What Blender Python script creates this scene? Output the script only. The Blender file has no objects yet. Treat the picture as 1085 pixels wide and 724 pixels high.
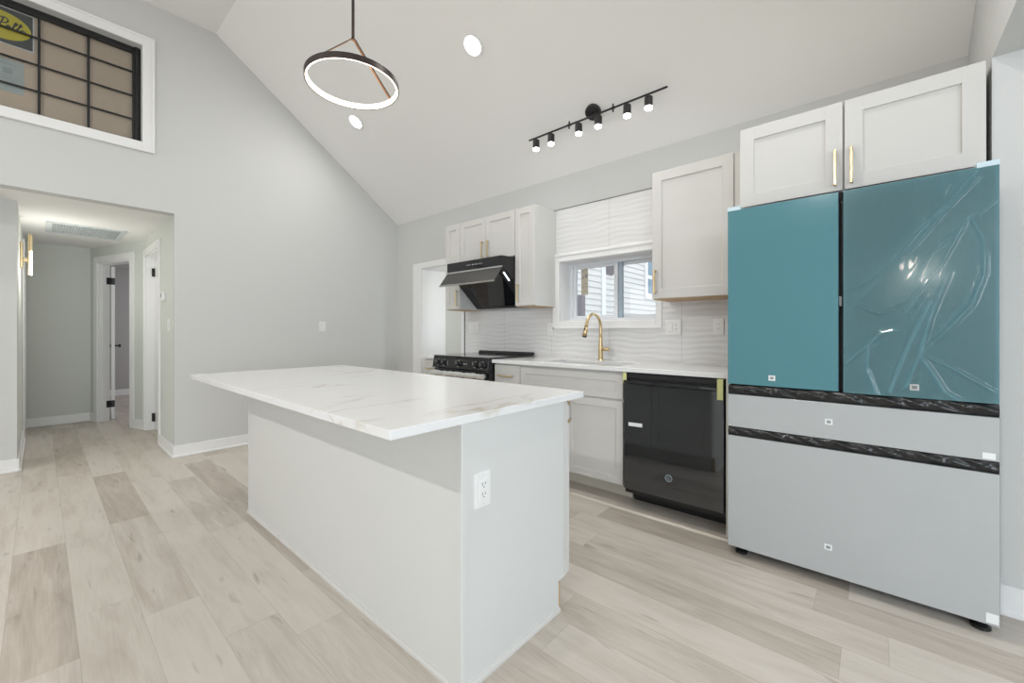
import bpy, bmesh, math, random
from mathutils import Vector, Matrix
random.seed(7)
PI = math.pi
SC = bpy.context.scene
COL = SC.collection

# ------------------------------------------------------------------ camera
cam_data = bpy.data.cameras.new('camera')
cam = bpy.data.objects.new('camera', cam_data)
COL.objects.link(cam)
cam.location = (0, 0, 1.18)
cam.rotation_euler = (PI / 2, 0, math.radians(41.2))
cam_data.sensor_width = 36
cam_data.lens = 36 * 438 / 1085
cam_data.shift_y = -10 / 1085
cam_data.clip_start = 0.02
SC.camera = cam

# ------------------------------------------------------------------ view, world, large lights
SC.view_settings.view_transform = 'Standard'
SC.view_settings.look = 'None'
SC.view_settings.gamma = 1
SC.view_settings.exposure = 0.19
SC.view_settings.use_curve_mapping = False
SC.cycles.use_denoising = True
SC.cycles.max_bounces = 10
SC.cycles.diffuse_bounces = 6
SC.cycles.sample_clamp_indirect = 6.0
SC.cycles.caustics_reflective = False
SC.cycles.caustics_refractive = False

world = bpy.data.worlds.new('sky')
SC.world = world
world.use_nodes = True
bg = world.node_tree.nodes['Background']
bg.inputs[0].default_value = (0.86, 0.93, 1.0, 1)
bg.inputs[1].default_value = 1.7

CAN_W = 9.0; REAR_W = 24.0        # each recessed ceiling lamp
SPOT_W = 3.2        # each head of the track light

def area(name, loc, rot, sx, sy, watts, color, spread=180):
    l = bpy.data.lights.new(name, 'AREA')
    l.shape = 'RECTANGLE'
    l.size, l.size_y = sx, sy
    l.energy = watts
    l.color = color
    l.spread = math.radians(spread)
    o = bpy.data.objects.new(name, l)
    o.location, o.rotation_euler = loc, rot
    COL.objects.link(o)
    return o

# area panels: daylight from the adjoining room's unseen windows, plus added fills
area('daylight_right', (4.95, -0.6, 1.45), (0, math.radians(90), 0), 1.5, 2.6, 98, (0.78, 0.885, 1.0))
area('rear_fill', (-3.75, -3.36, 1.55), (math.radians(90), 0, 0), 2.2, 1.6, 14, (0.96, 0.98, 1.0))  # added fill panel before the rear wall, no window there
area('daylight_rear_right', (2.6, -3.36, 1.45), (math.radians(90), 0, 0), 2.2, 1.5, 66, (0.80, 0.90, 1.0))
area('alcove_fill', (-3.36, 3.52, 1.5), (0, math.radians(90), 0), .8, .16, 5, (0.97, 0.98, 1.0))  # hidden panel added to brighten the alcove's white side, no fixture
area('bedroom_fill', (-9.2, 2.9, 1.5), (math.radians(-90), 0, 0), 1.0, 1.2, 28, (0.95, 0.95, 1.0))  # unseen fill added to lift the dark bedroom, no window built

# ------------------------------------------------------------------ materials
MATS = {}
def mat(name, color, rough=0.5, metal=0.0, spec=0.5, emit=None, estr=0.0, coat=0.0, bump=0.0, bscale=40.0):
    m = bpy.data.materials.new(name)
    m.use_nodes = True
    nt = m.node_tree
    b = nt.nodes['Principled BSDF']
    b.inputs['Base Color'].default_value = (*color, 1)
    b.inputs['Roughness'].default_value = rough
    b.inputs['Metallic'].default_value = metal
    b.inputs['Specular IOR Level'].default_value = spec
    b.inputs['Coat Weight'].default_value = coat
    b.inputs['Coat Roughness'].default_value = 0.03
    if emit:
        b.inputs['Emission Color'].default_value = (*emit, 1)
        b.inputs['Emission Strength'].default_value = estr
    if bump > 0:
        n = nt.nodes.new('ShaderNodeTexNoise')
        n.inputs['Scale'].default_value = bscale
        n.inputs['Detail'].default_value = 3
        tc = nt.nodes.new('ShaderNodeTexCoord')
        bp = nt.nodes.new('ShaderNodeBump')
        bp.inputs['Strength'].default_value = bump
        bp.inputs['Distance'].default_value = 0.002
        nt.links.new(tc.outputs['Object'], n.inputs['Vector'])
        nt.links.new(n.outputs['Fac'], bp.inputs['Height'])
        nt.links.new(bp.outputs['Normal'], b.inputs['Normal'])
    MATS[name] = m
    return m

M_wall = mat('painted_wall', (0.625, 0.63, 0.618), 0.75, spec=0.25, bump=0.15, bscale=120)
M_ceil = mat('painted_ceiling', (0.86, 0.855, 0.84), 0.8, spec=0.2, bump=0.1, bscale=90)
M_trim = mat('white_trim', (0.84, 0.84, 0.84), 0.35)
M_cab = mat('cabinet_white', (0.635, 0.625, 0.60), 0.38)
M_isl = mat('island_panel', (0.67, 0.675, 0.66), 0.42)
M_raw = mat('raw_wood', (0.55, 0.38, 0.22), 0.6)
M_gold = mat('brushed_gold', (0.70, 0.55, 0.32), 0.28, metal=1.0)
M_black = mat('black_plastic', (0.012, 0.012, 0.013), 0.35)
M_blackmatte = mat('matte_black_metal', (0.015, 0.015, 0.016), 0.45)
M_blackgloss = mat('black_glass', (0.006, 0.007, 0.009), 0.04, spec=0.6)
M_dw = mat('dishwasher_glossy_black', (0.011, 0.014, 0.018), 0.05, spec=1.0, coat=0.6)
M_hoodflap = mat('smoked_glass', (0.05, 0.05, 0.05), 0.15)
M_steel = mat('stainless_steel', (0.62, 0.62, 0.62), 0.25, metal=1.0)
M_sinkgrey = mat('sink_grey', (0.52, 0.52, 0.53), 0.35)
M_teal = mat('teal_glass', (0.085, 0.235, 0.275), 0.12, spec=0.6)
M_fwhite = mat('white_glass', (0.45, 0.468, 0.475), 0.16, spec=0.5)
M_fbody = mat('fridge_body', (0.06, 0.065, 0.07), 0.4)
M_sticker = mat('paper_white', (0.80, 0.82, 0.83), 0.5)
M_stickgrey = mat('print_grey', (0.28, 0.30, 0.31), 0.6)
M_tapeblue = mat('pale_blue_tape', (0.62, 0.76, 0.82), 0.35)
M_tapegreen = mat('yellow_green_tape', (0.62, 0.63, 0.28), 0.45)
M_film_black = mat('black_wrap', (0.012, 0.013, 0.014), 0.22, spec=0.5)
M_plate = mat('outlet_plastic', (0.82, 0.82, 0.81), 0.3)
M_slot = mat('slot_dark', (0.05, 0.05, 0.05), 0.6)
M_bronze = mat('dark_bronze', (0.045, 0.034, 0.030), 0.4, metal=0.4)
M_copper = mat('copper_brown', (0.42, 0.24, 0.14), 0.35, metal=0.7)
M_led = mat('led_warm', (1, 1, 1), 0.5, emit=(1.0, 0.80, 0.60), estr=7)
M_ledcool = mat('led_cool', (1, 1, 1), 0.5, emit=(0.72, 0.88, 1.0), estr=5)
M_lamp = mat('lamp_white', (1, 1, 1), 0.5, emit=(1.0, 0.98, 0.95), estr=9)
M_sconce = mat('acrylic_glow', (1, 1, 1), 0.5, emit=(1.0, 0.95, 0.84), estr=9)
M_windowblack = mat('window_black', (0.014, 0.014, 0.015), 0.4)
M_brown = mat('brown_board', (0.72, 0.565, 0.43), 0.7, bump=0.2, bscale=15)
M_yellow = mat('sticker_yellow', (0.72, 0.60, 0.03), 0.5)
M_charcoal = mat('sticker_charcoal', (0.045, 0.055, 0.055), 0.5)
M_paper = mat('pale_paper', (0.50, 0.56, 0.54), 0.6)
M_tan = mat('tan_label', (0.52, 0.46, 0.36), 0.6)
M_vinyl = mat('vinyl_white', (0.78, 0.80, 0.83), 0.35)
M_track = mat('vinyl_grey_track', (0.35, 0.43, 0.49), 0.4)
M_siding = mat('siding', (0.72, 0.70, 0.68), 0.6)
M_post = mat('mauve_post', (0.23, 0.20, 0.22), 0.7)
M_extglass = mat('exterior_glass', (0.10, 0.20, 0.28), 0.08)
M_ground = mat('ground', (0.35, 0.35, 0.33), 0.9)
M_toe = mat('toe_kick_beige', (0.62, 0.58, 0.50), 0.5)
M_hallgreen = mat('painted_hall_wall', (0.64, 0.665, 0.625), 0.75, spec=0.25, bump=0.15, bscale=120)
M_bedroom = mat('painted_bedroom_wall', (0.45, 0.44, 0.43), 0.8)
M_ventgrey = mat('vent_metal', (0.62, 0.66, 0.67), 0.4)
M_ventback = mat('vent_dark', (0.10, 0.12, 0.13), 0.8)
M_strip = mat('pale_wood_strip', (0.74, 0.68, 0.58), 0.5)
M_icon = mat('panel_print', (0.42, 0.43, 0.44), 0.5)

def glass_mat(name, tint, refl, rough=0.02, ior=1.45, haze=0.0):
    m = bpy.data.materials.new(name); m.use_nodes = True
    nt = m.node_tree; nt.nodes.clear()
    out = nt.nodes.new('ShaderNodeOutputMaterial')
    tr = nt.nodes.new('ShaderNodeBsdfTransparent'); tr.inputs[0].default_value = (*tint, 1)
    gl = nt.nodes.new('ShaderNodeBsdfGlossy'); gl.inputs['Roughness'].default_value = rough
    lw = nt.nodes.new('ShaderNodeFresnel'); lw.inputs['IOR'].default_value = ior
    mul = nt.nodes.new('ShaderNodeMath'); mul.operation = 'MULTIPLY'; mul.inputs[1].default_value = refl
    mul.use_clamp = True
    mx = nt.nodes.new('ShaderNodeMixShader')
    nt.links.new(lw.outputs[0], mul.inputs[0])
    nt.links.new(mul.outputs[0], mx.inputs[0])
    nt.links.new(tr.outputs[0], mx.inputs[1]); nt.links.new(gl.outputs[0], mx.inputs[2])
    if haze > 0:
        df = nt.nodes.new('ShaderNodeBsdfDiffuse'); df.inputs[0].default_value = (.85, .88, .90, 1)
        hz = nt.nodes.new('ShaderNodeMixShader'); hz.inputs[0].default_value = haze
        nt.links.new(mx.outputs[0], hz.inputs[1]); nt.links.new(df.outputs[0], hz.inputs[2])
        nt.links.new(hz.outputs[0], out.inputs[0])
    else:
        nt.links.new(mx.outputs[0], out.inputs[0])
    return m
M_glass = glass_mat('window_glass', (0.97, 0.98, 0.98), 1.2)
M_film = glass_mat('clear_film', (0.99, 0.995, 0.995), 1.45, 0.035, 1.33, 0.02)

def N(nt, t, **kw):
    n = nt.nodes.new(t)
    for k, v in kw.items(): setattr(n, k, v)
    return n
def floor_material():
    m = bpy.data.materials.new('vinyl_planks'); m.use_nodes = True
    nt = m.node_tree; L = nt.links.new
    b = nt.nodes['Principled BSDF']
    tc = N(nt, 'ShaderNodeTexCoord')
    sep = N(nt, 'ShaderNodeSeparateXYZ'); L(tc.outputs['Object'], sep.inputs[0])
    def math_(op, a, c=None):
        n = N(nt, 'ShaderNodeMath', operation=op)
        for i, v in enumerate((a, c)):
            if v is None: continue
            if isinstance(v, (int, float)): n.inputs[i].default_value = v
            else: L(v, n.inputs[i])
        return n.outputs[0]
    W, LEN = 0.188, 1.25
    yv = math_('DIVIDE', math_('ADD', sep.outputs['Y'], 0.093 + W * 40), W)
    row = math_('FLOOR', yv); fy = math_('FRACT', yv)
    wn = N(nt, 'ShaderNodeTexWhiteNoise', noise_dimensions='1D'); L(row, wn.inputs['W'])
    xv = math_('ADD', math_('DIVIDE', math_('ADD', sep.outputs['X'], 40.0), LEN), math_('MULTIPLY', wn.outputs['Value'], 5.0))
    colm = math_('FLOOR', xv); fx = math_('FRACT', xv)
    cmb = N(nt, 'ShaderNodeCombineXYZ'); L(row, cmb.inputs[0]); L(colm, cmb.inputs[1])
    wn2 = N(nt, 'ShaderNodeTexWhiteNoise', noise_dimensions='3D'); L(cmb.outputs[0], wn2.inputs['Vector'])
    # grain coordinates: stretched along the plank, moved per plank
    gx = math_('ADD', math_('MULTIPLY', sep.outputs['X'], 1.3), math_('MULTIPLY', wn2.outputs['Value'], 37.0))
    gy = math_('ADD', math_('MULTIPLY', sep.outputs['Y'], 9.0), math_('MULTIPLY', wn2.outputs['Value'], 53.0))
    gc = N(nt, 'ShaderNodeCombineXYZ'); L(gx, gc.inputs[0]); L(gy, gc.inputs[1])
    n1 = N(nt, 'ShaderNodeTexNoise'); n1.inputs['Scale'].default_value = 1.6; n1.inputs['Detail'].default_value = 6
    n1.inputs['Roughness'].default_value = 0.62; n1.inputs['Distortion'].default_value = 0.6
    L(gc.outputs[0], n1.inputs['Vector'])
    gc2 = N(nt, 'ShaderNodeVectorMath', operation='MULTIPLY'); gc2.inputs[1].default_value = (3.0, 9.0, 1)
    L(gc.outputs[0], gc2.inputs[0])
    n2 = N(nt, 'ShaderNodeTexNoise'); n2.inputs['Scale'].default_value = 1.5; n2.inputs['Detail'].default_value = 3
    L(gc2.outputs[0], n2.inputs['Vector'])
    ramp = N(nt, 'ShaderNodeValToRGB')
    ramp.color_ramp.elements[0].position = 0.0; ramp.color_ramp.elements[0].color = (0.40, 0.345, 0.290, 1)
    ramp.color_ramp.elements[1].position = 1.0; ramp.color_ramp.elements[1].color = (0.68, 0.635, 0.58, 1)
    e = ramp.color_ramp.elements.new(0.25); e.color = (0.505, 0.450, 0.392, 1)
    e = ramp.color_ramp.elements.new(0.55); e.color = (0.615, 0.565, 0.505, 1)
    tone = math_('ADD', math_('MULTIPLY', math_('POWER', wn2.outputs['Value'], 0.55), 0.50),
                 math_('ADD', math_('MULTIPLY', math_('SUBTRACT', n1.outputs['Fac'], 0.5), 0.95),
                       math_('MULTIPLY', math_('SUBTRACT', n2.outputs['Fac'], 0.5), 0.35)))
    tone = math_('ADD', tone, 0.15)
    L(tone, ramp.inputs[0])
    # dark knots and checks
    kn = N(nt, 'ShaderNodeTexNoise'); kn.inputs['Scale'].default_value = 2.6; kn.inputs['Detail'].default_value = 2
    kn.inputs['Distortion'].default_value = 0.35
    L(gc.outputs[0], kn.inputs['Vector'])
    kmask = N(nt, 'ShaderNodeMapRange'); kmask.inputs['From Min'].default_value = 0.655; kmask.inputs['From Max'].default_value = 0.76
    L(kn.outputs['Fac'], kmask.inputs['Value'])
    # seams
    dy = math_('MULTIPLY', math_('MINIMUM', fy, math_('SUBTRACT', 1.0, fy)), W)
    dx = math_('MULTIPLY', math_('MINIMUM', fx, math_('SUBTRACT', 1.0, fx)), LEN)
    seam = math_('LESS_THAN', math_('MINIMUM', dx, dy), 0.0012)
    dark = math_('MULTIPLY', seam, 0.25)
    dark = math_('ADD', dark, math_('MULTIPLY', kmask.outputs[0], 0.42))
    mx = N(nt, 'ShaderNodeMix', data_type='RGBA')
    L(dark, mx.inputs['Factor']); L(ramp.outputs[0], mx.inputs[6]); mx.inputs[7].default_value = (0.16, 0.13, 0.10, 1)
    L(mx.outputs[2], b.inputs['Base Color'])
    b.inputs['Roughness'].default_value = 0.42
    b.inputs['Specular IOR Level'].default_value = 0.4
    bp = N(nt, 'ShaderNodeBump'); bp.inputs['Strength'].default_value = 0.12; bp.inputs['Distance'].default_value = 0.002
    L(n2.outputs['Fac'], bp.inputs['Height']); L(bp.outputs[0], b.inputs['Normal'])
    return m
M_floor = floor_material()

def quartz_material(name, amount):
    m = bpy.data.materials.new(name); m.use_nodes = True
    nt = m.node_tree; L = nt.links.new
    b = nt.nodes['Principled BSDF']
    tc = N(nt, 'ShaderNodeTexCoord')
    mp = N(nt, 'ShaderNodeMapping'); mp.inputs['Rotation'].default_value = (0, 0, math.radians(-38)); mp.inputs['Scale'].default_value = (1, 0.33, 1)
    L(tc.outputs['Object'], mp.inputs[0])
    n = N(nt, 'ShaderNodeTexNoise'); n.inputs['Scale'].default_value = 2.3; n.inputs['Detail'].default_value = 5; n.inputs['Distortion'].default_value = 0.5
    L(mp.outputs[0], n.inputs['Vector'])
    s = N(nt, 'ShaderNodeMath', operation='SUBTRACT'); s.inputs[1].default_value = 0.5; L(n.outputs['Fac'], s.inputs[0])
    a = N(nt, 'ShaderNodeMath', operation='ABSOLUTE'); L(s.outputs[0], a.inputs[0])
    r = N(nt, 'ShaderNodeMapRange'); r.inputs['From Min'].default_value = 0.0; r.inputs['From Max'].default_value = 0.016
    r.inputs['To Min'].default_value = 1.0; r.inputs['To Max'].default_value = 0.0
    L(a.outputs[0], r.inputs['Value'])
    n2 = N(nt, 'ShaderNodeTexNoise'); n2.inputs['Scale'].default_value = 1.6; L(tc.outputs['Object'], n2.inputs['Vector'])
    r2 = N(nt, 'ShaderNodeMapRange'); r2.inputs['From Min'].default_value = 0.48; r2.inputs['From Max'].default_value = 0.68; L(n2.outputs['Fac'], r2.inputs['Value'])
    mu = N(nt, 'ShaderNodeMath', operation='MULTIPLY'); L(r.outputs[0], mu.inputs[0]); L(r2.outputs[0], mu.inputs[1])
    mu2 = N(nt, 'ShaderNodeMath', operation='MULTIPLY'); L(mu.outputs[0], mu2.inputs[0]); mu2.inputs[1].default_value = amount
    mx = N(nt, 'ShaderNodeMix', data_type='RGBA'); L(mu2.outputs[0], mx.inputs['Factor'])
    mx.inputs[6].default_value = (0.80, 0.80, 0.80, 1); mx.inputs[7].default_value = (0.50, 0.42, 0.28, 1)
    L(mx.outputs[2], b.inputs['Base Color'])
    b.inputs['Roughness'].default_value = 0.14
    return m
M_quartz = quartz_material('veined_quartz', 0.6)
M_quartz2 = quartz_material('plain_quartz', 0.05)

def tile_material():
    m = bpy.data.materials.new('wavy_tile'); m.use_nodes = True
    nt = m.node_tree; L = nt.links.new
    b = nt.nodes['Principled BSDF']
    tc = N(nt, 'ShaderNodeTexCoord'); sep = N(nt, 'ShaderNodeSeparateXYZ'); L(tc.outputs['Object'], sep.inputs[0])
    outs = []
    for ax, off, per in (('X', 3.559 + 0.613 * 10, 0.613), ('Z', -0.95 + 0.305 * 10, 0.305)):
        a = N(nt, 'ShaderNodeMath', operation='ADD'); a.inputs[1].default_value = off; L(sep.outputs[ax], a.inputs[0])
        d = N(nt, 'ShaderNodeMath', operation='DIVIDE'); d.inputs[1].default_value = per; L(a.outputs[0], d.inputs[0])
        f = N(nt, 'ShaderNodeMath', operation='FRACT'); L(d.outputs[0], f.inputs[0])
        s = N(nt, 'ShaderNodeMath', operation='PINGPONG'); s.inputs[1].default_value = 0.5; L(f.outputs[0], s.inputs[0])
        l = N(nt, 'ShaderNodeMath', operation='LESS_THAN'); l.inputs[1].default_value = 0.0016 / per; L(s.outputs[0], l.inputs[0])
        outs.append(l)
    mxm = N(nt, 'ShaderNodeMath', operation='MAXIMUM'); L(outs[0].outputs[0], mxm.inputs[0]); L(outs[1].outputs[0], mxm.inputs[1])
    mx = N(nt, 'ShaderNodeMix', data_type='RGBA'); L(mxm.outputs[0], mx.inputs['Factor'])
    mx.inputs[6].default_value = (0.73, 0.728, 0.725, 1); mx.inputs[7].default_value = (0.52, 0.51, 0.50, 1)
    L(mx.outputs[2], b.inputs['Base Color'])
    b.inputs['Roughness'].default_value = 0.28
    return m
M_tile = tile_material()

# ------------------------------------------------------------------ mesh helpers
ORG = {}      # world origin of each object that can be a parent
class MB:
    def __init__(s): s.bm = bmesh.new()
    def box(s, x0, x1, y0, y1, z0, z1, bev=0.0, seg=1):
        if x1 < x0: x0, x1 = x1, x0
        if y1 < y0: y0, y1 = y1, y0
        if z1 < z0: z0, z1 = z1, z0
        r = bmesh.ops.create_cube(s.bm, size=1)
        vs = r['verts']
        for v in vs:
            v.co = Vector(((x0 + x1) / 2 + v.co.x * (x1 - x0), (y0 + y1) / 2 + v.co.y * (y1 - y0), (z0 + z1) / 2 + v.co.z * (z1 - z0)))
        if bev > 0:
            es = list({e for v in vs for e in v.link_edges})
            bmesh.ops.bevel(s.bm, geom=es, offset=bev, segments=seg, affect='EDGES', profile=0.5)
        return s
    def prism(s, pts, vec, bev=0.0):
        vec = Vector(vec)
        a = [s.bm.verts.new(Vector(p)) for p in pts]
        c = [s.bm.verts.new(Vector(p) + vec) for p in pts]
        n = len(pts)
        fs = [s.bm.faces.new(a), s.bm.faces.new(list(reversed(c)))]
        for i in range(n):
            fs.append(s.bm.faces.new((a[(i + 1) % n], a[i], c[i], c[(i + 1) % n])))
        bmesh.ops.recalc_face_normals(s.bm, faces=fs)
        if bev > 0:
            es = list({e for f in fs for e in f.edges})
            bmesh.ops.bevel(s.bm, geom=es, offset=bev, segments=1, affect='EDGES')
        return s
    def cyl(s, p0, p1, r0, r1=None, n=20, cap=True):
        if r1 is None: r1 = r0
        p0, p1 = Vector(p0), Vector(p1)
        d = (p1 - p0).normalized()
        u = d.orthogonal().normalized(); w = d.cross(u)
        a, c = [], []
        for i in range(n):
            t = 2 * PI * i / n
            k = u * math.cos(t) + w * math.sin(t)
            a.append(s.bm.verts.new(p0 + k * r0)); c.append(s.bm.verts.new(p1 + k * r1))
        fs = []
        for i in range(n):
            f = s.bm.faces.new((a[i], a[(i + 1) % n], c[(i + 1) % n], c[i])); f.smooth = True; fs.append(f)
        if cap:
            fs.append(s.bm.faces.new(list(reversed(a)))); fs.append(s.bm.faces.new(c))
        bmesh.ops.recalc_face_normals(s.bm, faces=fs)
        return s
    def tube(s, pts, rad, n=14, closed=False):
        pts = [Vector(p) for p in pts]
        rads = rad if isinstance(rad, (list, tuple)) else [rad] * len(pts)
        m = len(pts); rings = []
        prev = None
        for i, p in enumerate(pts):
            if closed: t = pts[(i + 1) % m] - pts[i - 1]
            else: t = pts[min(i + 1, m - 1)] - pts[max(i - 1, 0)]
            t.normalize()
            if prev is None: u = t.orthogonal().normalized()
            else:
                u = (prev - t * prev.dot(t)); u.normalize()
            prev = u; w = t.cross(u)
            rings.append([s.bm.verts.new(p + (u * math.cos(2 * PI * k / n) + w * math.sin(2 * PI * k / n)) * rads[i]) for k in range(n)])
        fs = []
        for i in range(m if closed else m - 1):
            A, B = rings[i], rings[(i + 1) % m]
            for k in range(n):
                f = s.bm.faces.new((A[k], A[(k + 1) % n], B[(k + 1) % n], B[k])); f.smooth = True; fs.append(f)
        if not closed:
            fs.append(s.bm.faces.new(list(reversed(rings[0])))); fs.append(s.bm.faces.new(rings[-1]))
        bmesh.ops.recalc_face_normals(s.bm, faces=fs)
        return s
    def lathe(s, prof, center, axis=(0, 0, 1), n=28):
        """prof: list of (radius, distance along axis)"""
        c = Vector(center); d = Vector(axis).normalized()
        u = d.orthogonal().normalized(); w = d.cross(u)
        rings = []
        for r, h in prof:
            if r < 1e-6: rings.append([s.bm.verts.new(c + d * h)])
            else: rings.append([s.bm.verts.new(c + d * h + (u * math.cos(2 * PI * k / n) + w * math.sin(2 * PI * k / n)) * r) for k in range(n)])
        fs = []
        for A, B in zip(rings, rings[1:]):
            for k in range(n):
                q = (k + 1) % n
                if len(A) == 1 and len(B) == 1: continue
                if len(A) == 1: f = s.bm.faces.new((A[0], B[q], B[k]))
                elif len(B) == 1: f = s.bm.faces.new((A[k], A[q], B[0]))
                else: f = s.bm.faces.new((A[k], A[q], B[q], B[k]))
                fs.append(f)
        bmesh.ops.recalc_face_normals(s.bm, faces=fs)
        return s
    def ring(s, c, r0, r1, z0, z1, n=64):
        """flat-walled annulus about the vertical axis"""
        c = Vector(c)
        rows = []
        for r, z in ((r0, z0), (r1, z0), (r1, z1), (r0, z1)):
            rows.append([s.bm.verts.new(c + Vector((r * math.cos(2 * PI * k / n), r * math.sin(2 * PI * k / n), z))) for k in range(n)])
        fs = []
        for i in range(4):
            A, B = rows[i], rows[(i + 1) % 4]
            for k in range(n):
                q = (k + 1) % n
                fs.append(s.bm.faces.new((A[k], A[q], B[q], B[k])))
        bmesh.ops.recalc_face_normals(s.bm, faces=fs)
        return s
    def grid(s, nx, nz, fn, skip=None):
        V = [[None] * (nz + 1) for _ in range(nx + 1)]
        def g(i, k):
            if V[i][k] is None: V[i][k] = s.bm.verts.new(Vector(fn(i / nx, k / nz)))
            return V[i][k]
        for i in range(nx):
            for k in range(nz):
                if skip and skip((i + .5) / nx, (k + .5) / nz): continue
                f = s.bm.faces.new((g(i, k), g(i + 1, k), g(i + 1, k + 1), g(i, k + 1))); f.smooth = True
        return s
    def rotate(s, angle, axis, center):
        bmesh.ops.rotate(s.bm, verts=s.bm.verts, cent=Vector(center), matrix=Matrix.Rotation(angle, 3, axis))
        return s
    def build(s, name, material, parent=None, label=None, origin=None):
        o_w = ORG[parent.name] if parent is not None else (Vector(origin) if origin else s._base())
        for v in s.bm.verts: v.co -= o_w
        me = bpy.data.meshes.new(name)
        s.bm.to_mesh(me); s.bm.free()
        me.materials.append(material)
        o = bpy.data.objects.new(name, me)
        COL.objects.link(o)
        if parent is not None: o.parent = parent
        else: o.location = o_w
        ORG[o.name] = o_w
        if label: o['label'] = label
        return o
    def _base(s):
        return Vector((0, 0, 0))
def base_of(b):
    xs = [v.co.x for v in b.bm.verts]; ys = [v.co.y for v in b.bm.verts]; zs = [v.co.z for v in b.bm.verts]
    return ((min(xs) + max(xs)) / 2, (min(ys) + max(ys)) / 2, min(zs))

def thing(name, label, cat, loc, group=None):
    o = bpy.data.objects.new(name, None)
    o.empty_display_size = 0.1
    o.location = loc
    COL.objects.link(o)
    o['label'] = label; o['category'] = cat
    if group: o['group'] = group
    ORG[o.name] = Vector(loc)
    return o
def tag(o, label, cat, group=None):
    o['label'] = label; o['category'] = cat
    if group: o['group'] = group
    return o
def struct(name, mb, m):
    o = mb.build(name, m)
    o['kind'] = 'structure'
    return o
def box(*a, **k): return MB().box(*a, **k)

# ------------------------------------------------------------------ dimensions
YW = 3.25                  # kitchen wall
XL = -4.94                 # tall gable wall on the left
XR = 0.377                 # gable wall / header on the right
YB = -3.41                 # rear wall
ZR = 4.157                 # flat ceiling
ZE = 2.651                 # eaves
SL = (ZR - ZE) / (YW - 1.159)
def zslope(y): return ZE + SL * (YW - y)
HZ = 2.293                 # hall ceiling
AZ = 2.343                 # ceiling of the adjoining room

# ------------------------------------------------------------------ setting: floor, walls, ceilings
struct('floor', box(-11, 5.2, -3.6, 4.0, -0.1, 0.0), M_floor)

T = 0.12
b = MB()
X0 = XL - T
def yz(pts): return [(X0, p[0], p[1]) for p in pts]
WY0, WY1, WZ0, WZ1 = -0.845, 0.605, 2.885, 3.752          # gable window opening
b.prism(yz([(.835, 0), (YW, 0), (YW, ZE), (1.159, ZR), (.835, ZR)]), (T, 0, 0))
b.prism(yz([(WY1, HZ), (.835, HZ), (.835, ZR), (WY1, ZR)]), (T, 0, 0))
b.prism(yz([(WY0, HZ), (WY1, HZ), (WY1, WZ0), (WY0, WZ0)]), (T, 0, 0))
b.prism(yz([(WY0, WZ1), (WY1, WZ1), (WY1, ZR), (WY0, ZR)]), (T, 0, 0))
b.prism(yz([(-1.32, HZ), (WY0, HZ), (WY0, ZR), (-1.32, ZR)]), (T, 0, 0))
b.prism(yz([(YB, HZ), (-1.32, HZ), (-1.32, ZR), (YB, ZE)]), (T, 0, 0))
struct('wall_left', b, M_wall)

# kitchen wall with doorway and window openings
DX0, DX1, DZ = -4.39, -3.62, 1.995
KX0, KX1, KZ0, KZ1 = -2.24, -1.31, 1.28, 1.84
b = MB()
for (x0, x1, z0, z1) in ((XL, DX0, 0, ZE), (DX0, DX1, DZ, ZE), (DX1, KX0, 0, ZE), (KX0, KX1, 0, KZ0), (KX0, KX1, KZ1, ZE), (KX1, XR, 0, ZE)):
    b.box(x0, x1, YW, YW + 0.22, z0, z1)
struct('wall_back', b, M_wall)
# alcove beyond the kitchen doorway
struct('wall_alcove_back', box(-4.51, -3.2, 3.64, 3.74, 0, 2.1), M_hallgreen)
struct('wall_alcove_left', box(-4.51, DX0, YW + 0.22, 3.64, 0, 2.1), M_trim)
struct('wall_alcove_right', box(-3.3, -3.2, YW + 0.22, 3.64, 0, 2.1), M_hallgreen)
struct('ceiling_alcove', box(DX0, -3.3, YW + 0.22, 3.64, DZ, 2.1), M_ceil)

# ceilings of the tall room
b = MB()
b.prism([(XL - T, YW, ZE), (XL - T, 1.159, ZR), (XL - T, 1.159, ZR + .15), (XL - T, YW, ZE + .15)], (XR + T - XL + T, 0, 0))
b.box(XL - T, XR + T, -1.32, 1.159, ZR, ZR + .15)
b.prism([(XL - T, -1.32, ZR), (XL - T, YB, ZE), (XL - T, YB, ZE + .15), (XL - T, -1.32, ZR + .15)], (XR + T - XL + T, 0, 0))
struct('ceiling', b, M_ceil)

# right gable wall above the header, alcove side beside the fridge, adjoining room
b = MB()
b.prism([(XR, YB, AZ), (XR, 2.66, AZ), (XR, 2.66, zslope(2.66)), (XR, 1.159, ZR), (XR, -1.32, ZR), (XR, YB, ZE)], (T, 0, 0))
b.prism([(XR, 2.66, 0), (XR, YW, 0), (XR, YW, ZE), (XR, 2.66, zslope(2.66))], (T, 0, 0))
struct('wall_right', b, M_wall)
struct('wall_adjoining_back', box(XR + T, 5.0, 2.66, 2.78, 0, AZ), M_wall)
struct('wall_adjoining_end', box(5.0, 5.1, YB, 2.78, 0, AZ), M_wall)
struct('ceiling_adjoining', box(XR + T, 5.1, YB, 2.78, AZ, AZ + .1), M_ceil)
struct('wall_rear', box(-5.6, 5.1, YB - .1, YB, 0, ZE + .1), M_wall)

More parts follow.
